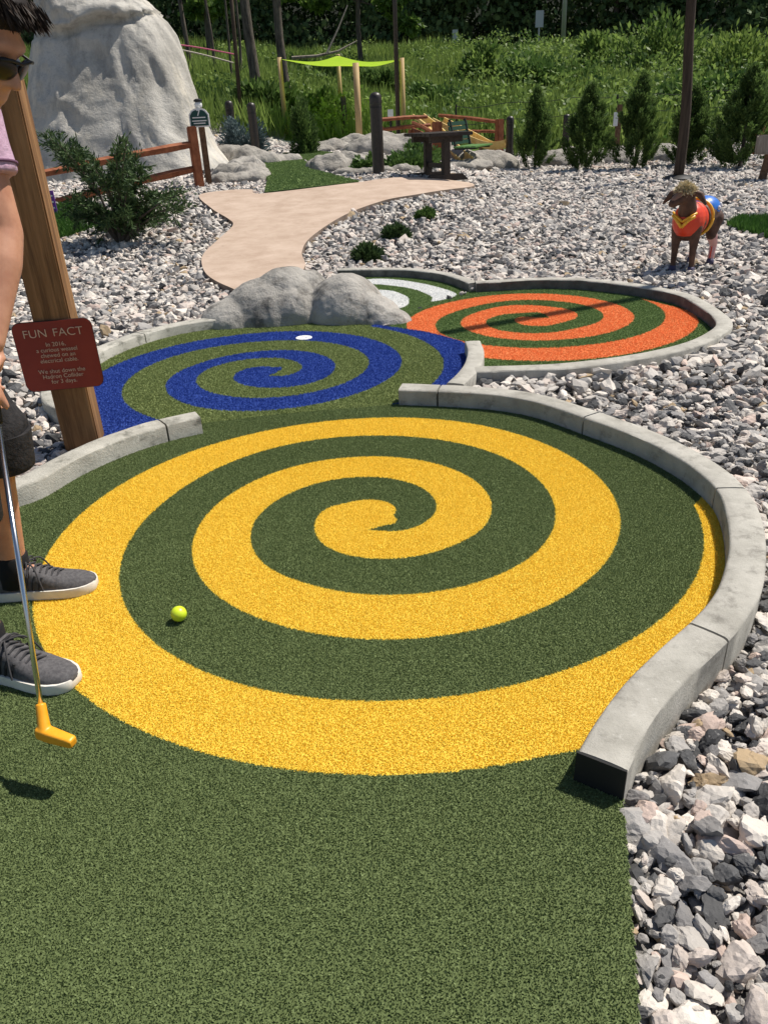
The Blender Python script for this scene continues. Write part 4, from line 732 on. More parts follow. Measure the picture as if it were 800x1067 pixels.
# ------------------------------------------------------------------ fun fact sign and post
p = np.r_[un([(86, 466)])[0], 0]; pw = .142; t = thing('fun_fact_sign', 'leaning brown timber post with a red FUN FACT plate beside the blue green', 'sign', p); al = R(9); t.rotation_euler = (0, 0, al)
mb = MB(); mb.box((0, pw/2, .95), (pw, pw, 2.2), bev=.006); mb.build('post', 'post_wood', t)
def rrect(w_, h_, r, n=6): return [(cx*(w_/2-r)+r*math.cos(a), cy*(h_/2-r)+r*math.sin(a)) for cx, cy, a0 in ((1, 1, 0), (-1, 1, 90), (-1, -1, 180), (1, -1, 270)) for a in np.radians(np.linspace(a0, a0+90, n))]
sw, sh = .298, .275; sz = .40; sx = -.004
pt = plate('sign_plate', [(x+sx, z+sz) for x, z in rrect(sw, sh, .03)], -.012, -.002, 'sign_red', t); plate('border', [(x+sx, z+sz) for x, z in rrect(sw+.004, sh+.004, .032)], -.0095, -.0045, 'dark_metal', pt)
text('heading', 'FUN', .045, (sx-.068, -.0135, sz+.078), (math.pi/2, 0, 0), 'sign_cream', pt, bold=-.0006, sx=1.06); text('heading', 'FACT', .045, (sx+.056, -.0135, sz+.078), (math.pi/2, 0, 0), 'sign_cream', pt, bold=-.0006, sx=1.06)
for k, ln in enumerate(['In 2016,', 'a curious weasel', 'chewed on an', 'electrical cable.', None, 'We shut down the', 'Hadron Collider', 'for 3 days.']):
    if ln: text('lettering', ln, .0235, (sx, -.0135, sz+.040-.0215*k), (math.pi/2, 0, 0), 'sign_cream', pt, bold=-.0002)
# ------------------------------------------------------------------ shade canopy
cl, cf, crr = at(291, 61, 25.5), at(370.5, 67, 21.5), at(418.5, 61.5, 25.5); cb = at(352, 57.5, 29)
t = thing('shade_canopy', 'lime green shade sail stretched between pale timber posts', 'canopy', on(370, 152, 21.5))
for q_, r_ in ((cl, .07), (cf, .085), (crr, .075), (cb, .07)):
    b_ = q_.copy(); b_[2] = float(T(q_[0], q_[1])); mb = MB(); mb.tube([tuple(b_-[0, 0, .2]), tuple(q_+[0, 0, .04])], [r_, r_*.92], 12); mb.build('post', 'pale_wood', t, True, world=True)
n = 22; V = []
for i in range(n+1):
    for j in range(n+1):
        u, v = i/n, j/n; q_ = (1-u)*(1-v)*cl+u*(1-v)*cf+u*v*crr+(1-u)*v*cb; sag = .24*(math.sin(math.pi*u)*.8*(1-.5*math.sin(math.pi*v))+.8*math.sin(math.pi*v)*(1-.5*math.sin(math.pi*u))); cc = (cl+cf+crr+cb)/4; k = .12*max(math.sin(math.pi*u)*(1-math.sin(math.pi*v)), math.sin(math.pi*v)*(1-math.sin(math.pi*u))); V.append(q_*(1-k)+cc*k-[0, 0, sag*.55])
V = np.array(V); vid = np.arange((n+1)**2).reshape(n+1, n+1); Fq = np.stack([vid[:-1, :-1].ravel(), vid[1:, :-1].ravel(), vid[1:, 1:].ravel(), vid[:-1, 1:].ravel()], 1)
nmesh('sail', V, Fq, 'lime', t, smooth=True, world=True)
for q_ in (cl, cf, crr, cb): mb = MB(); mb.ell(tuple(q_+(cc-q_)*.012), (.05, .05, .03)); mb.build('corner_bracket', 'dark_metal', t, world=True)
# ------------------------------------------------------------------ table, benches, chutes, trough
p = on(461, 197, 12.4); t = thing('table', 'low dark brown timber table on two trestle feet at the end of the path', 'table', p, R(20))
h_ = .62
mb = MB(); [mb.box((0, -.24+.16*k, h_), (.68, .15, .045), bev=.006) for k in range(6)]; mb.build('tabletop', 'dark_brown', t)
for y in (-.12, .52):
    mb = MB(); mb.box((0, y, .33), (.11, .09, .5), bev=.006); mb.build('leg', 'dark_brown', t); mb = MB(); mb.prism([(-.35, 0), (.35, 0), (.25, .09), (-.25, .09)], y-.05, y+.05); mb.v = [(a, c, b) for a, b, c in mb.v]; mb.build('foot', 'dark_brown', t); mb = MB(); mb.box((0, y, h_-.065), (.5, .08, .08)); mb.build('cross_beam', 'dark_brown', t)
mb = MB(); mb.box((0, .2, .2), (.05, .56, .06)); mb.build('stretcher', 'dark_brown', t)
p = on(492, 168, 17.2); t = thing('park_bench', 'dark green slatted park bench seen side-on by the chutes', 'bench', p, R(64))
for k in range(5): mb = MB(); mb.box((0, .22+.02*k+.02, .5+.085*k), (1.1, .03, .07), Matrix.Rotation(-.25, 3, 'X')); mb.build('back_slat', 'dark_green_paint', t)
for k in range(4): mb = MB(); mb.box((0, -.2+.12*k, .42), (1.1, .1, .03), bev=.005); mb.build('seat_slat', 'green_paint', t)
for x in (-.45, .45):
    mb = MB(); mb.bar((x, -.2, -.05), (x, -.2, .41), .05, .05); mb.bar((x, .2, -.05), (x, .2, .42), .05, .05); mb.bar((x, .2, .40), (x, .33, .92), .05, .04); mb.bar((x, -.22, .395), (x, .22, .395), .05, .04); mb.build('bench_frame', 'dark_metal', t)
def chute(label, pts, r=.17):
    pts = crom(pts, .12); t = thing('chute', label, 'chute', tuple(pts[-1]), 0, 'pale wooden chutes'); mb = MB(); k = 12; V = []
    for i in range(len(pts)):
        d = Vector(pts[min(i+1, len(pts)-1)]-pts[max(i-1, 0)]).normalized(); x = d.cross(Vector((0, 0, 1))).normalized(); u = x.cross(d)
        ring = [(math.cos(a), math.sin(a)) for a in np.linspace(math.pi, 2*math.pi, k)]
        V += [Vector(pts[i])+x*(r*c)+u*(r*s_) for c, s_ in ring]+[Vector(pts[i])+x*((r-.025)*c)+u*((r-.025)*s_) for c, s_ in ring[::-1]]
    m_ = 2*k; Fs = [(i*m_+j, i*m_+(j+1) % m_, (i+1)*m_+(j+1) % m_, (i+1)*m_+j) for i in range(len(pts)-1) for j in range(m_)]+[tuple(range(m_)), tuple((len(pts)-1)*m_+j for j in range(m_-1, -1, -1))]
    mb.add(V, Fs); mb.build('trough', 'chute_wood', t, world=True, auto=True)
    for i in (len(pts)//4, 3*len(pts)//4):
        q_ = pts[i]; g_ = float(T(q_[0], q_[1])); mb = MB(); mb.box((q_[0], q_[1], (g_+q_[2]-r)/2-.03), (.08, .08, max(.1, q_[2]-r-g_+.05))); mb.build('support', 'brown_wood', t, world=True)
chute('pale straight chute running down toward the green park bench', [at(436, 118, 20.8), at(450, 129, 19.8), at(465, 144, 18.6), at(476, 156, 17.6), at(486, 164, 16.9)], .15)
chute('pale chute curving down behind the green park bench, ending level on the right', [at(457, 122, 21.2), at(475, 131, 20.4), at(495, 141, 19.6), at(512, 147.5, 19.3), at(526, 145, 19.2)], .17)
p = on(790, 203, 13.2); t = thing('trough', 'weathered grey timber trough on a post, cut off by the right edge', 'trough', p, R(-20))
mb = MB(); mb.bar((.0, 0, -.1), (.06, 0, .38), .13, .11, bev=.01); mb.build('leg', 'brown_wood', t); mb = MB(); mb.bar((.75, .0, -.1), (.7, 0, .38), .13, .11, bev=.01); mb.build('leg', 'brown_wood', t)
mb = MB(); mb.box((.35, 0, .39), (1.0, .32, .03), bev=.006); mb.box((.35, -.15, .52), (1.0, .03, .24), bev=.006); mb.box((.35, .15, .52), (1.0, .03, .24), bev=.006); mb.build('box', 'grey_wood', t)
for x in (-.14, .84): mb = MB(); mb.box((x, 0, .515), (.025, .266, .22), bev=.004); mb.build('end_board', 'grey_wood', t)
p = on(263, 90, 27.5); t = thing('speaker_box', 'small black box on a stake at the foot of the thick trunk', 'box', p); mb = MB(); mb.box((0, 0, .35), (.36, .3, .3), bev=.02); mb.build('cabinet', 'black_plastic', t); mb = MB(); mb.box((0, 0, .08), (.06, .06, .3)); mb.build('stake', 'dark_metal', t)
p = on(341.5, 139, 25.5); t = thing('speaker_box', 'small black box on the ground left of the bollard under the canopy', 'box', p); mb = MB(); mb.box((0, 0, .2), (.28, .25, .26), bev=.02); mb.build('cabinet', 'black_plastic', t); mb = MB(); mb.box((0, 0, .03), (.36, .3, .08)); mb.build('foot', 'dark_metal', t)
# ------------------------------------------------------------------ road furniture and cars
y0 = 46.4; t = thing('guardrail', 'long grey guardrail along the road beyond the slope', 'guardrail', (20, y0, float(T(20, y0))))
mb = MB(); xs = np.linspace(14, 45, 40)
for dz, dy in ((.50, -.03), (.58, .0), (.66, -.03)): mb.tube([(x, y0+dy, float(T(x, y0))+dz) for x in xs], .045, 6)
mb.build('rail', 'bark', t, world=True)
for x in np.arange(14.2, 45, 2.6): mb = MB(); mb.box((x, y0+.12, float(T(x, y0))+.3), (.12, .12, .85)); mb.build('post', 'dark_brown', t, world=True)
def car(label, loc, rz, m):
    t = thing('parked_car', label, 'car', loc, rz); mb = MB(); sec = [(-2.1, .35), (-2.15, .6), (-2.0, .85), (-1.5, .95), (-1.1, 1.4), (.4, 1.42), (1.05, .98), (1.9, .86), (2.15, .65), (2.15, .35)]
    V = [(x, s_*(.86 if z < 1 else .66), z) for s_ in (-1, 1) for x, z in sec]; n = len(sec); mb.add(V, [tuple(range(n)), tuple(range(2*n-1, n-1, -1))]+[(i, i+n, (i+1) % n+n, (i+1) % n) for i in range(n)]); mb.build('body', m, t)
    for s_ in (-1, 1): mb = MB(); mb.add([(-1.35, s_*.79, 1.0), (.85, s_*.79, 1.0), (.35, s_*.68, 1.36), (-1.02, s_*.68, 1.36), (-1.35, s_*.83, 1.0), (.85, s_*.83, 1.0), (.35, s_*.72, 1.36), (-1.02, s_*.72, 1.36)], [(0, 1, 2, 3), (7, 6, 5, 4), (0, 4, 5, 1), (1, 5, 6, 2), (2, 6, 7, 3), (3, 7, 4, 0)]); mb.build('window', 'glass', t)
    for x in (-1.35, 1.35):
        for s_ in (-1, 1): mb = MB(); mb.tube([(x, s_*.68, .33), (x, s_*.9, .33)], .33, 18); wl = mb.build('wheel', 'rubber', t); mb = MB(); mb.tube([(x, s_*.88, .33), (x, s_*.91, .33)], .2, 14); mb.build('rim', 'grey_metal', wl)
    for s_ in (-.6, .6): mb = MB(); mb.box((2.1, s_, .7), (.12, .3, .12), bev=.02); mb.build('headlight', 'white_paint', t)
q_ = at(745, 54, 56.5); car('dark blue car parked in the shade beyond the guardrail', (q_[0], 56.5, float(T(q_[0], 56.5))), 0, 'car_blue')
for px, py0, Y, wd, hh, lab in ((560, 62, 47.0, .42, .75, 'small pale road sign on a thin post left of the light pole'), (474, 58, 47.5, .3, .6, 'small pale marker sign at the roadside above the chutes')):
    p = on(px, py0, Y); t = thing('road_sign', lab, 'sign', p); hz = 2.1 if px > 500 else 1.3; mb = MB(); mb.tube([(0, 0, -.2), (0, 0, hz)], .04, 8); mb.build('post', 'grey_metal', t); mb = MB(); mb.box((0, -.05, hz-hh/2+.1), (wd, .03, hh), bev=.01); mb.build('plate', 'grey_metal', t)
# wire fence across the foot of the slope
t = thing('wire_fence', 'thin wire fence along the foot of the grassy slope', 'fence', on(600, 150, 23.6)); xs = np.arange(2.5, 16, 2.2)
for x in xs: mb = MB(); mb.tube([(x, 23.6, float(T(x, 23.6))-.1), (x, 23.6, float(T(x, 23.6))+1.25)], .025, 6); mb.build('post', 'dark_metal', t, world=True)
for zz in (1.2, .8, .4): mb = MB(); mb.tube([(x, 23.6, float(T(x, 23.6))+zz-.03*math.sin(i*1.5)) for i, x in enumerate(np.linspace(2.5, 15.7, 30))], .008, 5); mb.build('wire', 'dark_metal', t, world=True)
# ------------------------------------------------------------------ kerb end, cup, ball, putter
e0 = kA[-1]; tA = (kA[-1]-kA[-3]); tA /= np.linalg.norm(tA); mb = MB(); a_ = e0-nA[-1]*.0005+tA*.0045; b_ = e0+nA[-1]*.0985+tA*.0045
mb.bar((*a_, .024), (*b_, .024), .006, .103); mb.build('end_face', 'rubber', rA, world=True)  # thin plate over the long kerb's end; the rubber material only makes it black
c = un([(316.5, 351)], .008)[0]; t = thing('hole_cup', 'white golf hole cup set in the blue spiral turf in front of the boulder', 'golf hole', (c[0], c[1], .0)); mb = MB(); mb.lathe([(.050, 0), (.050, .0055), (.047, .0065), (.042, .005), (.02, .004), (.001, .004)], 28); mb.build('cup', 'white_paint', t, True)
c = un([(186.3, 640)], .0225)[0]; mb = MB(); mb.ell((0, 0, 0), (.0216, .0216, .0216), None, 32, 20); o = mb.build('golf_ball', 'ball', None, True); o.location = (c[0], c[1], .0235); tag(o, 'neon yellow golf ball on the dark green turf of the yellow spiral', 'golf ball')
def rotm(x, y, z): return Matrix((x, y, z)).transposed()
PHD = Vector((-.690, 1.180, .118)); HAND = Vector((-.835, 1.655, .735)); pdir = (HAND-PHD).normalized()
t = thing('putter', 'mini golf putter with a steel shaft and yellow-orange head, held by the golfer', 'putter', PHD)
bx = Vector((.93, -.34, -.10)).normalized(); by = Vector((0, 0, 1)).cross(bx).normalized(); bz = bx.cross(by); rm = rotm(bx, by, bz)
mb = MB(); ring = [(.008, .010), (.013, .0145), (.014, .0145), (.0115, .0115), (.0095, .009)]; xs_ = [-.040, -.036, -.012, .042, .047]; V = []
for x, (hy, hz) in zip(xs_, ring):
    for k in range(16): a = 2*math.pi*k/16; ca, sa = math.cos(a), math.sin(a); V.append(rm @ Vector((x+.006, hy*math.copysign(abs(ca)**.5, ca), hz*math.copysign(abs(sa)**.5, sa))))
mb.add(V, [(i*16+k, i*16+(k+1) % 16, (i+1)*16+(k+1) % 16, (i+1)*16+k) for i in range(4) for k in range(16)]+[tuple(range(15, -1, -1)), tuple(64+k for k in range(16))])
hz0 = rm @ Vector((-.016, 0, .004)); mb.tube([hz0, hz0+pdir*.028, hz0+pdir*.055, hz0+pdir*.057], [.0135, .0115, .0105, .008], 16); mb.fused('head', 'putter', t, .0022, 3)
mb = MB(); s0 = hz0+pdir*.05; s1 = s0+pdir*.62; mb.tube([s0, s1], [.0052, .0062], 14); mb.build('shaft', 'steel', t, True); mb = MB(); mb.tube([s1-pdir*.005, s1+pdir*.25, s1+pdir*.255], [.0105, .0135, .010], 14); mb.build('grip', 'rubber', t, True)
GRIP = PHD+s1
# ------------------------------------------------------------------ golfer
per = thing('person', 'golfer in lavender T-shirt, charcoal shorts and sunglasses, holding a putter at the left edge', 'person', (-1.05, 1.72, 0))
hc = Vector((-.718, 1.66, 1.356)); f = Vector((.80, -.10, -.59)).normalized(); r_ = f.cross(Vector((0, 0, 1))).normalized(); u = r_.cross(f); hm = rotm(f, -r_, u)
def hp(a, b, c): return hc+f*a+r_*b+u*c
B = MB()
B.ell(hp(-.015, 0, .03), (.098, .076, .088), hm); B.ell(hp(.03, 0, -.035), (.066, .062, .085), hm); B.ell(hp(.055, 0, -.085), (.036, .040, .030), hm); B.ell(hp(.066, 0, .030), (.024, .060, .022), hm)
B.cap(hp(.080, 0, .015), .009, hp(.106, 0, -.022), .0115); B.ell(hp(.092, .011, -.027), (.011, .008, .008), hm); B.ell(hp(.092, -.011, -.027), (.011, .008, .008), hm)
B.ell(hp(.088, 0, -.056), (.010, .024, .006), hm); B.ell(hp(.086, 0, -.067), (.010, .020, .006), hm)
for s_ in (1, -1): B.ell(hp(-.012, s_*.078, -.01), (.018, .009, .032), hm); B.ell(hp(.05, s_*.045, -.02), (.028, .020, .022), hm)
nb = Vector((-.855, 1.69, 1.285)); B.cap(nb, .062, hp(-.035, 0, -.06), .056)
pel = Vector((-1.22, 1.735, .90)); ch = Vector((-.97, 1.715, 1.17)); mid = Vector((-1.12, 1.73, 1.03))
B.ell(pel, (.13, .165, .12)); B.cap(pel, .12, mid, .125); B.cap(mid, .125, ch, .14); B.cap(ch+Vector((0, .08, .02)), .10, ch+Vector((0, -.08, .02)), .10); B.cap(ch, .11, nb, .07)
shL, elL, wrL = Vector((-.868, 1.885, 1.278)), Vector((-.822, 1.835, 1.0)), Vector((-.845, 1.695, .790))
shR, elR, wrR = Vector((-.900, 1.530, 1.255)), Vector((-.905, 1.52, .945)), Vector((-.835, 1.585, .700))
for sh0, el0, wr0 in ((shL, elL, wrL), (shR, elR, wrR)):
    B.cap(ch+(sh0-ch)*.6, .075, sh0, .062); B.cap(sh0, .060, el0, .043); fa = el0+(wr0-el0)*.28; B.cap(el0, .043, fa, .047); B.cap(fa, .047, wr0, .027)
def grip_hand(c, palm, wr, sgn):
    """hand closed round the grip: c on its axis, palm = side the palm lies on, fingers wrap towards sgn"""
    ax = pdir; p = (palm-ax*palm.dot(ax)).normalized(); q = ax.cross(p)*sgn; rad = .0205
    B.cap(wr, .027, c+p*.034+ax*.028, .024); B.ell(c+p*.030+ax*.0, (.040, .018, .030), rotm(ax, p, ax.cross(p)))
    for k in range(4):
        o = ax*(.030-.0205*k); rr = .0088-.0006*abs(k-1); L_ = (1.0, 1.08, 1.03, .86)[k]; prev = c+o+p*.034+q*.012; angs = [0.75, 1.55, 2.35*L_, 3.05*L_]
        for j, a in enumerate(angs):
            nx = c+o+(p*math.cos(a)+q*math.sin(a))*(rad+.006*(j < 2)+.001); B.cap(prev, rr*(1.08-.06*j), nx, rr*(1.02-.07*j), 10); prev = nx
    tb = c+p*.028-q*.014+ax*.018; t1 = c-q*.026+p*.006-ax*.008; t2 = c-q*.014-p*.016-ax*.038; B.cap(tb, .014, t1, .0115, 10); B.cap(t1, .0112, t2, .0088, 10)
cL = PHD+s1+pdir*.155; cR = PHD+s1+pdir*.068
grip_hand(cL, Vector((-.35, .9, .1)), cL+Vector((-.012, .052, .050)), 1); grip_hand(cR, Vector((-.45, -.85, .1)), cR+Vector((-.03, -.055, .035)), -1)
B.cap(wrL, .027, cL+Vector((-.012, .052, .050)), .027); B.cap(wrR, .027, cR+Vector((-.03, -.055, .035)), .027)
hipL, knL, anL = Vector((-1.19, 1.835, .87)), Vector((-1.012, 1.895, .50)), Vector((-1.068, 1.905, .09))
hipR, knR, anR = Vector((-1.19, 1.635, .87)), Vector((-.965, 1.575, .50)), Vector((-.985, 1.545, .09))
FL = (Vector((-1.142, 1.897, 0)), Vector((1, .10, 0)).normalized()); FR = (Vector((-1.040, 1.566, 0)), Vector((.95, -.31, 0)).normalized())
for hi, kn, an, (fo, fd) in ((hipL, knL, anL, FL), (hipR, knR, anR, FR)):
    B.cap(hi, .092, kn, .058); cf_ = kn+(an-kn)*.32+Vector((-.018, 0, 0)); B.cap(kn, .055, cf_, .056); B.cap(cf_, .056, an, .036); B.ell(kn+Vector((.03, 0, .01)), (.035, .04, .045)); B.cap(an, .036, an+fd*.09+Vector((0, 0, -.058)), .022); B.cap(an, .036, an-fd*.02+Vector((0, 0, -.04)), .026)
B.fused('body', 'skin', per, .0052, 5, world=True)
# clothes
C_ = MB(); C_.ell(pel+Vector((.01, 0, .02)), (.145, .185, .13)); C_.cap(pel+Vector((.01, 0, .03)), .15, mid, .15); C_.cap(mid, .15, ch, .16); C_.cap(ch+Vector((0, .085, .03)), .12, ch+Vector((0, -.085, .03)), .12); C_.cap(ch, .13, nb+Vector((-.02, 0, -.03)), .075)
for sh0, el0 in ((shL, elL), (shR, elR)):
    en = sh0+(el0-sh0)*.60; C_.cap(ch+(sh0-ch)*.55, .10, sh0, .083); C_.tube([sh0+(sh0-el0)*.02, sh0+(el0-sh0)*.3, en], [.080, .076, .073], 22)
sh_o = C_.fused('shirt', 'shirt', per, .008, 4, world=True, disp=lambda p: .004*fbm(p, 9, 3)+.003*mnoise.noise(Vector((p.x*30, p.y*8, p.z*12))))
for sh0, el0 in ((shL, elL), (shR, elR)):
    mb = MB(); d_ = (el0-sh0).normalized(); e0_ = sh0+(el0-sh0)*.53; mb.tube([e0_-d_*.0025, e0_+d_*.0025], [.0772, .0768], 30); o = mb.build('sleeve_band', 'shirt_band', None, True); o.parent = sh_o; o.location = -per.location
S_ = MB(); S_.ell(pel+Vector((0, 0, -.03)), (.15, .19, .13))
for hi, kn in ((hipL, knL), (hipR, knR)):
    d_ = (kn-hi); S_.tube([hi-d_*.1, hi+d_*.5, hi+d_*1.0, kn+Vector((-.012, 0, -.075))], [.125, .112, .098, .094], 24)
shb = S_.fused('shorts', 'shorts', per, .009, 4, world=True, disp=lambda p: .006*fbm(p, 7, 3)+.003*mnoise.noise(Vector((p.x*25, p.y*25, p.z*8))))
for hi, kn in ((hipL, knL), (hipR, knR)):
    mb = MB(); e_ = kn+Vector((-.012, 0, -.075)); dd = (e_-kn).normalized(); mb.tube([kn-dd*.02, kn+dd*.04, e_+dd*.004, e_+dd*.008, e_+dd*.006], [.0955, .0965, .0975, .095, .085], 28); o = mb.build('hem', 'shorts', None, auto=True); o.parent = shb; o.location = -per.location
for an, kn, (fo, fd) in ((anL, knL, FL), (anR, knR, FR)):
    mb = MB(); d_ = (kn-an).normalized(); mb.tube([an-d_*.05, an, an+d_*.045, an+d_*.05], [.047, .0435, .0415, .037], 20); mb.build('sock', 'sock', per, True, world=True)
def shoe(o, d, ank):
    sd_ = Vector((-d.y, d.x, 0)); Ls = .292; st = [0, .04, .12, .25, .38, .5, .62, .74, .85, .93, .98, 1.0]; hw = [.020, .031, .037, .039, .040, .043, .0475, .0495, .046, .037, .024, .012]; ht = [.066, .080, .092, .094, .098, .082, .066, .056, .049, .044, .039, .033]
    up_ = MB(); k = 15; V = []
    for s_, w_, h_ in zip(st, hw, ht):
        for j in range(k):
            a = math.pi*j/(k-1); ca, sa = math.cos(a), math.sin(a); V.append(o+d*(s_*Ls)+sd_*(w_*math.copysign(abs(ca)**.7, ca))+Vector((0, 0, .018+(h_-.018)*abs(sa)**.75)))
    n = len(st); up_.add(V, [(i*k+j, i*k+j+1, (i+1)*k+j+1, (i+1)*k+j) for i in range(n-1) for j in range(k-1)]+[(i*k, (i+1)*k, (i+1)*k+k-1, i*k+k-1) for i in range(n-1)]+[tuple(range(k)), tuple((n-1)*k+j for j in range(k-1, -1, -1))])
    up_o = up_.fused('shoe', 'canvas', per, .0035, 4, world=True, disp=lambda p: .0012*fbm(p, 28, 3))
    def sub(mb, nm, m, **kw): q = mb.build(nm, m, None, **kw); q.parent = up_o; q.location = -per.location; return q
    mb = MB(); out = [(s_, w_+.0055) for s_, w_ in zip(st, hw)]; pl_ = [o+d*(s_*Ls*1.012-.004)+sd_*w_ for s_, w_ in out]+[o+d*(s_*Ls*1.012-.004)-sd_*w_ for s_, w_ in out[::-1]]
    m_ = len(pl_); V = [(p.x, p.y, z) for z in (.002, .006, .026, .030) for p in pl_]; cx_ = sum((p.x for p in pl_))/m_; cy_ = sum((p.y for p in pl_))/m_
    V = [(cx_+(x-cx_)*(.985 if z in (.002, .030) else 1), cy_+(y-cy_)*(.985 if z in (.002, .030) else 1), z) for x, y, z in V]
    mb.add(V, [(l*m_+i, l*m_+(i+1) % m_, (l+1)*m_+(i+1) % m_, (l+1)*m_+i) for l in range(3) for i in range(m_)]+[tuple(range(m_-1, -1, -1)), tuple(3*m_+i for i in range(m_))]); sub(mb, 'sole', 'sole', auto=True)
    hz_ = lambda s_: np.interp(s_, st, ht); mb = MB()
    for i, s_ in enumerate(np.linspace(.36, .66, 7)):
        z = hz_(s_)+.002; w_ = .021
        mb.tube([o+d*(s_*Ls)-sd_*w_+Vector((0, 0, z-.006)), o+d*((s_+.012)*Ls)+Vector((0, 0, z+.004)), o+d*((s_+.03)*Ls)+sd_*w_+Vector((0, 0, z-.006))], .0030, 6)
    for sg in (1, -1):
        b0 = o+d*(.37*Ls)+Vector((0, 0, hz_(.37)+.004)); mb.tube([tuple(x) for x in crom(np.array([b0, b0+sd_*sg*.022+d*.012+Vector((0, 0, .010)), b0+sd_*sg*.046+d*.014+Vector((0, 0, -.022)), b0+sd_*sg*.03+d*.002+Vector((0, 0, -.004)), b0]), .008)], .0024, 6)
        mb.tube([tuple(x) for x in crom(np.array([b0, b0+sd_*sg*.03+d*.03+Vector((0, 0, .0)), b0+sd_*sg*.050+d*.045+Vector((0, 0, -.04)), b0+sd_*sg*.056+d*.05+Vector((0, 0, -.066))]), .008)], .0024, 6)
    sub(mb, 'laces', 'lace')
    mb = MB(); mb.box(o+d*(.33*Ls)+Vector((0, 0, .098)), (.038, .052, .012), rotm(d, sd_, Vector((0, 0, 1))) @ Matrix.Rotation(-.75, 3, 'Y'), .005); sub(mb, 'tongue', 'canvas')
    for sg in (1, -1):
        for i in range(3):
            mb = MB(); s_ = .40+.062*i; w_ = np.interp(s_, st, hw); b_ = np.interp(s_-.045, st, hw); ht_ = hz_(s_)
            pts = [o+d*((s_-.03)*Ls)+sd_*sg*(b_+.0015)+Vector((0, 0, .034)), o+d*((s_-.01)*Ls)+sd_*sg*(w_*.96)+Vector((0, 0, .034+(ht_-.034)*.45)), o+d*((s_+.01)*Ls)+sd_*sg*(w_*.80)+Vector((0, 0, .034+(ht_-.034)*.76))]
            mb.tube(pts, [.0042, .0042, .0036], 6); sub(mb, 'stripe', 'canvas_dark')
shoe(FL[0], FL[1], anL); shoe(FR[0], FR[1], anR)
# hair, sunglasses
HB = MB(); HB.ell(hp(-.022, 0, .040), (.101, .082, .088), hm); HB.ell(hp(.045, 0, .088), (.040, .060, .030), hm); HB.ell(hp(-.06, 0, -.0), (.062, .076, .07), hm)
hb = HB.fused('hair', 'hair_base', per, .006, 4, world=True)
n = 16000; v = sph(n); k = (v[:, 2] > -.35) & ~((v[:, 0] > .25) & (v[:, 2] < .42)); v = v[k]; n = len(v)
loc = np.stack([-.022+v[:, 0]*.100, v[:, 1]*.082, .040+v[:, 2]*.088], 1); front = (v[:, 0] > .25)
Pw = np.array(hc)+loc @ np.array([list(f), list(-r_), list(u)]); Nw = v @ np.array([list(f), list(-r_), list(u)])
Tf = np.array(f)[None]*.8+np.array([0, 0, -.35])+np.array(r_)[None]*RNG.normal(0, .25, (n, 1)); Tf = Tf-Nw*(Tf*Nw).sum(1)[:, None]; Dw = Tf/np.linalg.norm(Tf, axis=1)[:, None]+Nw*.10+RNG.normal(0, .07, (n, 3))
V, Fc = leaves(Pw, Dw, .016+.014*RNG.random(n), .0016+.0012*RNG.random(n)); o = nmesh('hair_strands', V, Fc, 'hair', None, tint=ltint(n)); o.parent = hb; o.location = -per.location
n = 1500; fr = np.stack([.045+.035*RNG.random(n), RNG.uniform(-.06, .06, n), .092+.02*RNG.random(n)], 1); Pw = np.array(hc)+fr @ np.array([list(f), list(-r_), list(u)]); Dw = np.array(f)*.55+np.array([0, 0, -.75])+RNG.normal(0, .14, (n, 3)); V, Fc = leaves(Pw, Dw, .022+.02*RNG.random(n), .0015+.001*RNG.random(n)); o = nmesh('hair_strands', V, Fc, 'hair', None, tint=ltint(n)); o.parent = hb; o.location = -per.location
for s_ in (1, -1):
    mb = MB(); mb.ell(hp(.076, s_*.031, .004), (.011, .011, .011), hm); mb.build('eye', 'eye', per, True, world=True)
mb = MB(); mb.tube([hp(.093, -.058, .017), hp(.101, -.03, .021), hp(.104, 0, .017), hp(.101, .03, .021), hp(.093, .058, .017)], .0032, 8)
for s_ in (1, -1): mb.tube([hp(.093, s_*.060, .016), hp(.05, s_*.080, .012), hp(-.02, s_*.084, .010), hp(-.04, s_*.084, -.008)], .0028, 8)
sg_o = mb.build('sunglasses', 'black_plastic', per, True, world=True)
for s_ in (1, -1):
    mb = MB(); mb.ell(hp(.092, s_*.034, .000), (.007, .034, .021), hm @ Matrix.Rotation(-s_*.28, 3, 'Z')); o = mb.build('lens', 'lens', None, True); o.parent = sg_o; o.location = -per.location
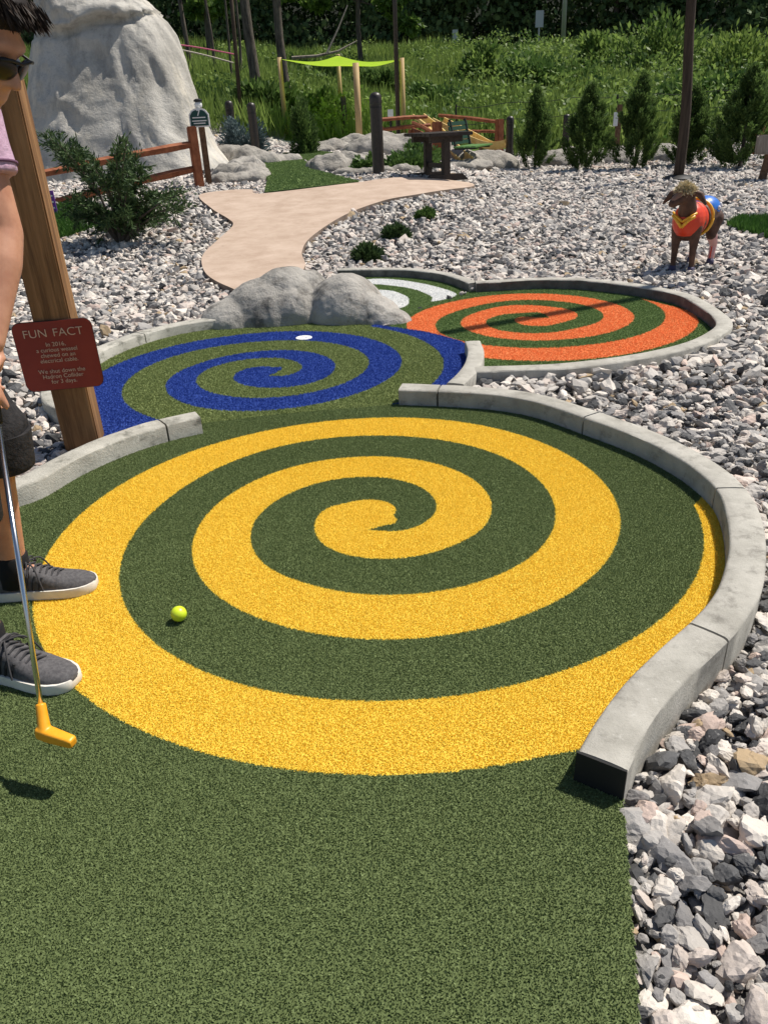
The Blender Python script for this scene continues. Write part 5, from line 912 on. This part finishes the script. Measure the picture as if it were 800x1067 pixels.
# ------------------------------------------------------------------ goat statue
gp = G(711, 282); gf = math.atan2(-.76, -.65); gt = thing('goat_statue', 'brown goat statue with blond hair dressed in a red, gold and blue costume', 'goat statue', (gp[0], gp[1], max(0, gp[2])-.005), gf)
g = MB(); g.ell((.0, 0, .37), (.13, .115, .145)); g.cap((-.02, 0, .37), .12, (-.32, 0, .385), .115); g.ell((-.36, 0, .385), (.12, .11, .13))
g.cap((.06, 0, .43), .075, (.125, .015, .535), .055); g.ell((.15, .0, .575), (.062, .058, .062)); g.cap((.16, -.01, .565), .05, (.232, -.055, .522), .032); g.ell((.236, -.057, .515), (.03, .03, .024))
for s_ in (1, -1):
    g.cap((.15, s_*.05, .595), .018, (.14, s_*.105, .575), .026); g.cap((.14, s_*.105, .575), .026, (.15, s_*.155, .515), .012)
    g.cap((.03, s_*.068, .33), .050, (.035, s_*.070, .17), .028); g.cap((.035, s_*.070, .17), .027, (.03, s_*.072, .05), .020); g.cap((.03, s_*.072, .05), .023, (.036, s_*.072, .018), .026)
    g.cap((-.37, s_*.065, .35), .075, (-.33, s_*.075, .235), .042); g.cap((-.33, s_*.075, .235), .038, (-.41, s_*.078, .155), .024); g.cap((-.41, s_*.078, .155), .023, (-.39, s_*.078, .045), .02); g.cap((-.39, s_*.078, .045), .022, (-.385, s_*.078, .018), .026)
g.cap((-.46, 0, .44), .025, (-.52, 0, .36), .012)
g.fused('body', 'goat', gt, .007, 4)
mb = MB(); mb.ell((.008, 0, .375), (.132, .120, .138)); mb.ell((-.06, 0, .380), (.10, .124, .128)); mb.fused('bodice', 'costume_red', gt, .007, 3)
def band(pts, r, m, nm): mb = MB(); mb.tube(pts, r, 8); return mb.build(nm, m, gt, True)
for s_ in (1, -1):
    band([(.152, 0, .345), (.146, s_*.045, .395), (.125, s_*.085, .425)], .012, 'costume_gold', 'chest_trim'); band([(.150, 0, .385), (.138, s_*.06, .425), (.11, s_*.09, .445)], .009, 'costume_gold', 'chest_trim')
pts = [(-.125, .134*math.cos(a), .385+.134*math.sin(a)) for a in np.linspace(0, 2*math.pi, 28)]; band(pts, .013, 'costume_gold', 'belt'); mb = MB(); mb.cap((.175, -.008, .597), .036, (.232, -.052, .545), .023); mb.fused('face_patch', 'goat_face', gt, .005, 2)
mb = MB(); mb.ell((-.32, 0, .425), (.15, .114, .100)); mb.fused('shorts', 'costume_blue', gt, .008, 3)
for s_ in (1, -1):
    for k in range(3): mb = MB(); c_ = Vector((-.30-.06*k, s_*(.115-.012*k), .44+.02*(k % 2))); mb.ell(c_, (.016, .012, .016), None, 10, 6); mb.build('spot', 'costume_white', gt, True)
    mb = MB(); mb.cap((-.345, s_*.0755, .225), .043, (-.41, s_*.078, .15), .029); mb.cap((-.41, s_*.078, .155), .028, (-.39, s_*.078, .05), .025); bo = mb.fused('boot', 'boot_pink', gt, .005, 2)
    mb = MB(); mb.tube([(-.385, s_*.078, .15), (-.367, s_*.078, .05)], .006, 6); q_ = mb.build('boot_stripe', 'costume_red', None); q_.parent = bo
    for x in (.036, -.383): mb = MB(); mb.lathe([(.032, 0), (.030, .02), (.024, .045)], 12, (x, s_*(.072 if x > 0 else .078), 0)); mb.build('hoof', 'hoof', gt, True)
    mb = MB(); mb.ell((.205, -.035+s_*.036, .565), (.01, .008, .01)); mb.build('eye', 'dark_metal', gt, True)
n = 900; v = sph(n); v[:, 2] = np.abs(v[:, 2]); Pw = np.array([.148, .0, .590])+v*[.056, .055, .050]; Dw = v*.5+RNG.normal(0, .5, (n, 3))+[.35, -.1, .0]; V, Fc = leaves(Pw, Dw, .03+.02*RNG.random(n), .004+.003*RNG.random(n)); nmesh('hair', V, Fc, 'blond', gt)
# ------------------------------------------------------------------ added pole and bar beyond the right edge, shaped to shadow the orange green
oh = 5/math.tan(EL); E0 = Vector((2.12+oh*math.cos(AZ), 5.445+oh*math.sin(AZ), 5)); E1 = Vector((.42+oh*math.cos(AZ), 4.63+oh*math.sin(AZ), 5)); pb = Vector((7.5, 6.2, 0))
t = thing('tall_pole', 'pole and long overhead bar added unseen beyond the right edge to cast a shadow', 'pole', pb); mb = MB(); mb.tube([pb-Vector((0, 0, .3)), pb+Vector((0, 0, 5.1))], [.08, .06], 12); mb.build('pole', 'bollard', t, True, world=True)
mb = MB(); mb.tube([pb+Vector((0, 0, 5)), E0], .018, 8); mb.build('arm', 'dark_metal', t, True, world=True); mb = MB(); mb.tube([E0, E1], .052, 14); mb.build('shadow_bar', 'grey_metal', t, True, world=True)
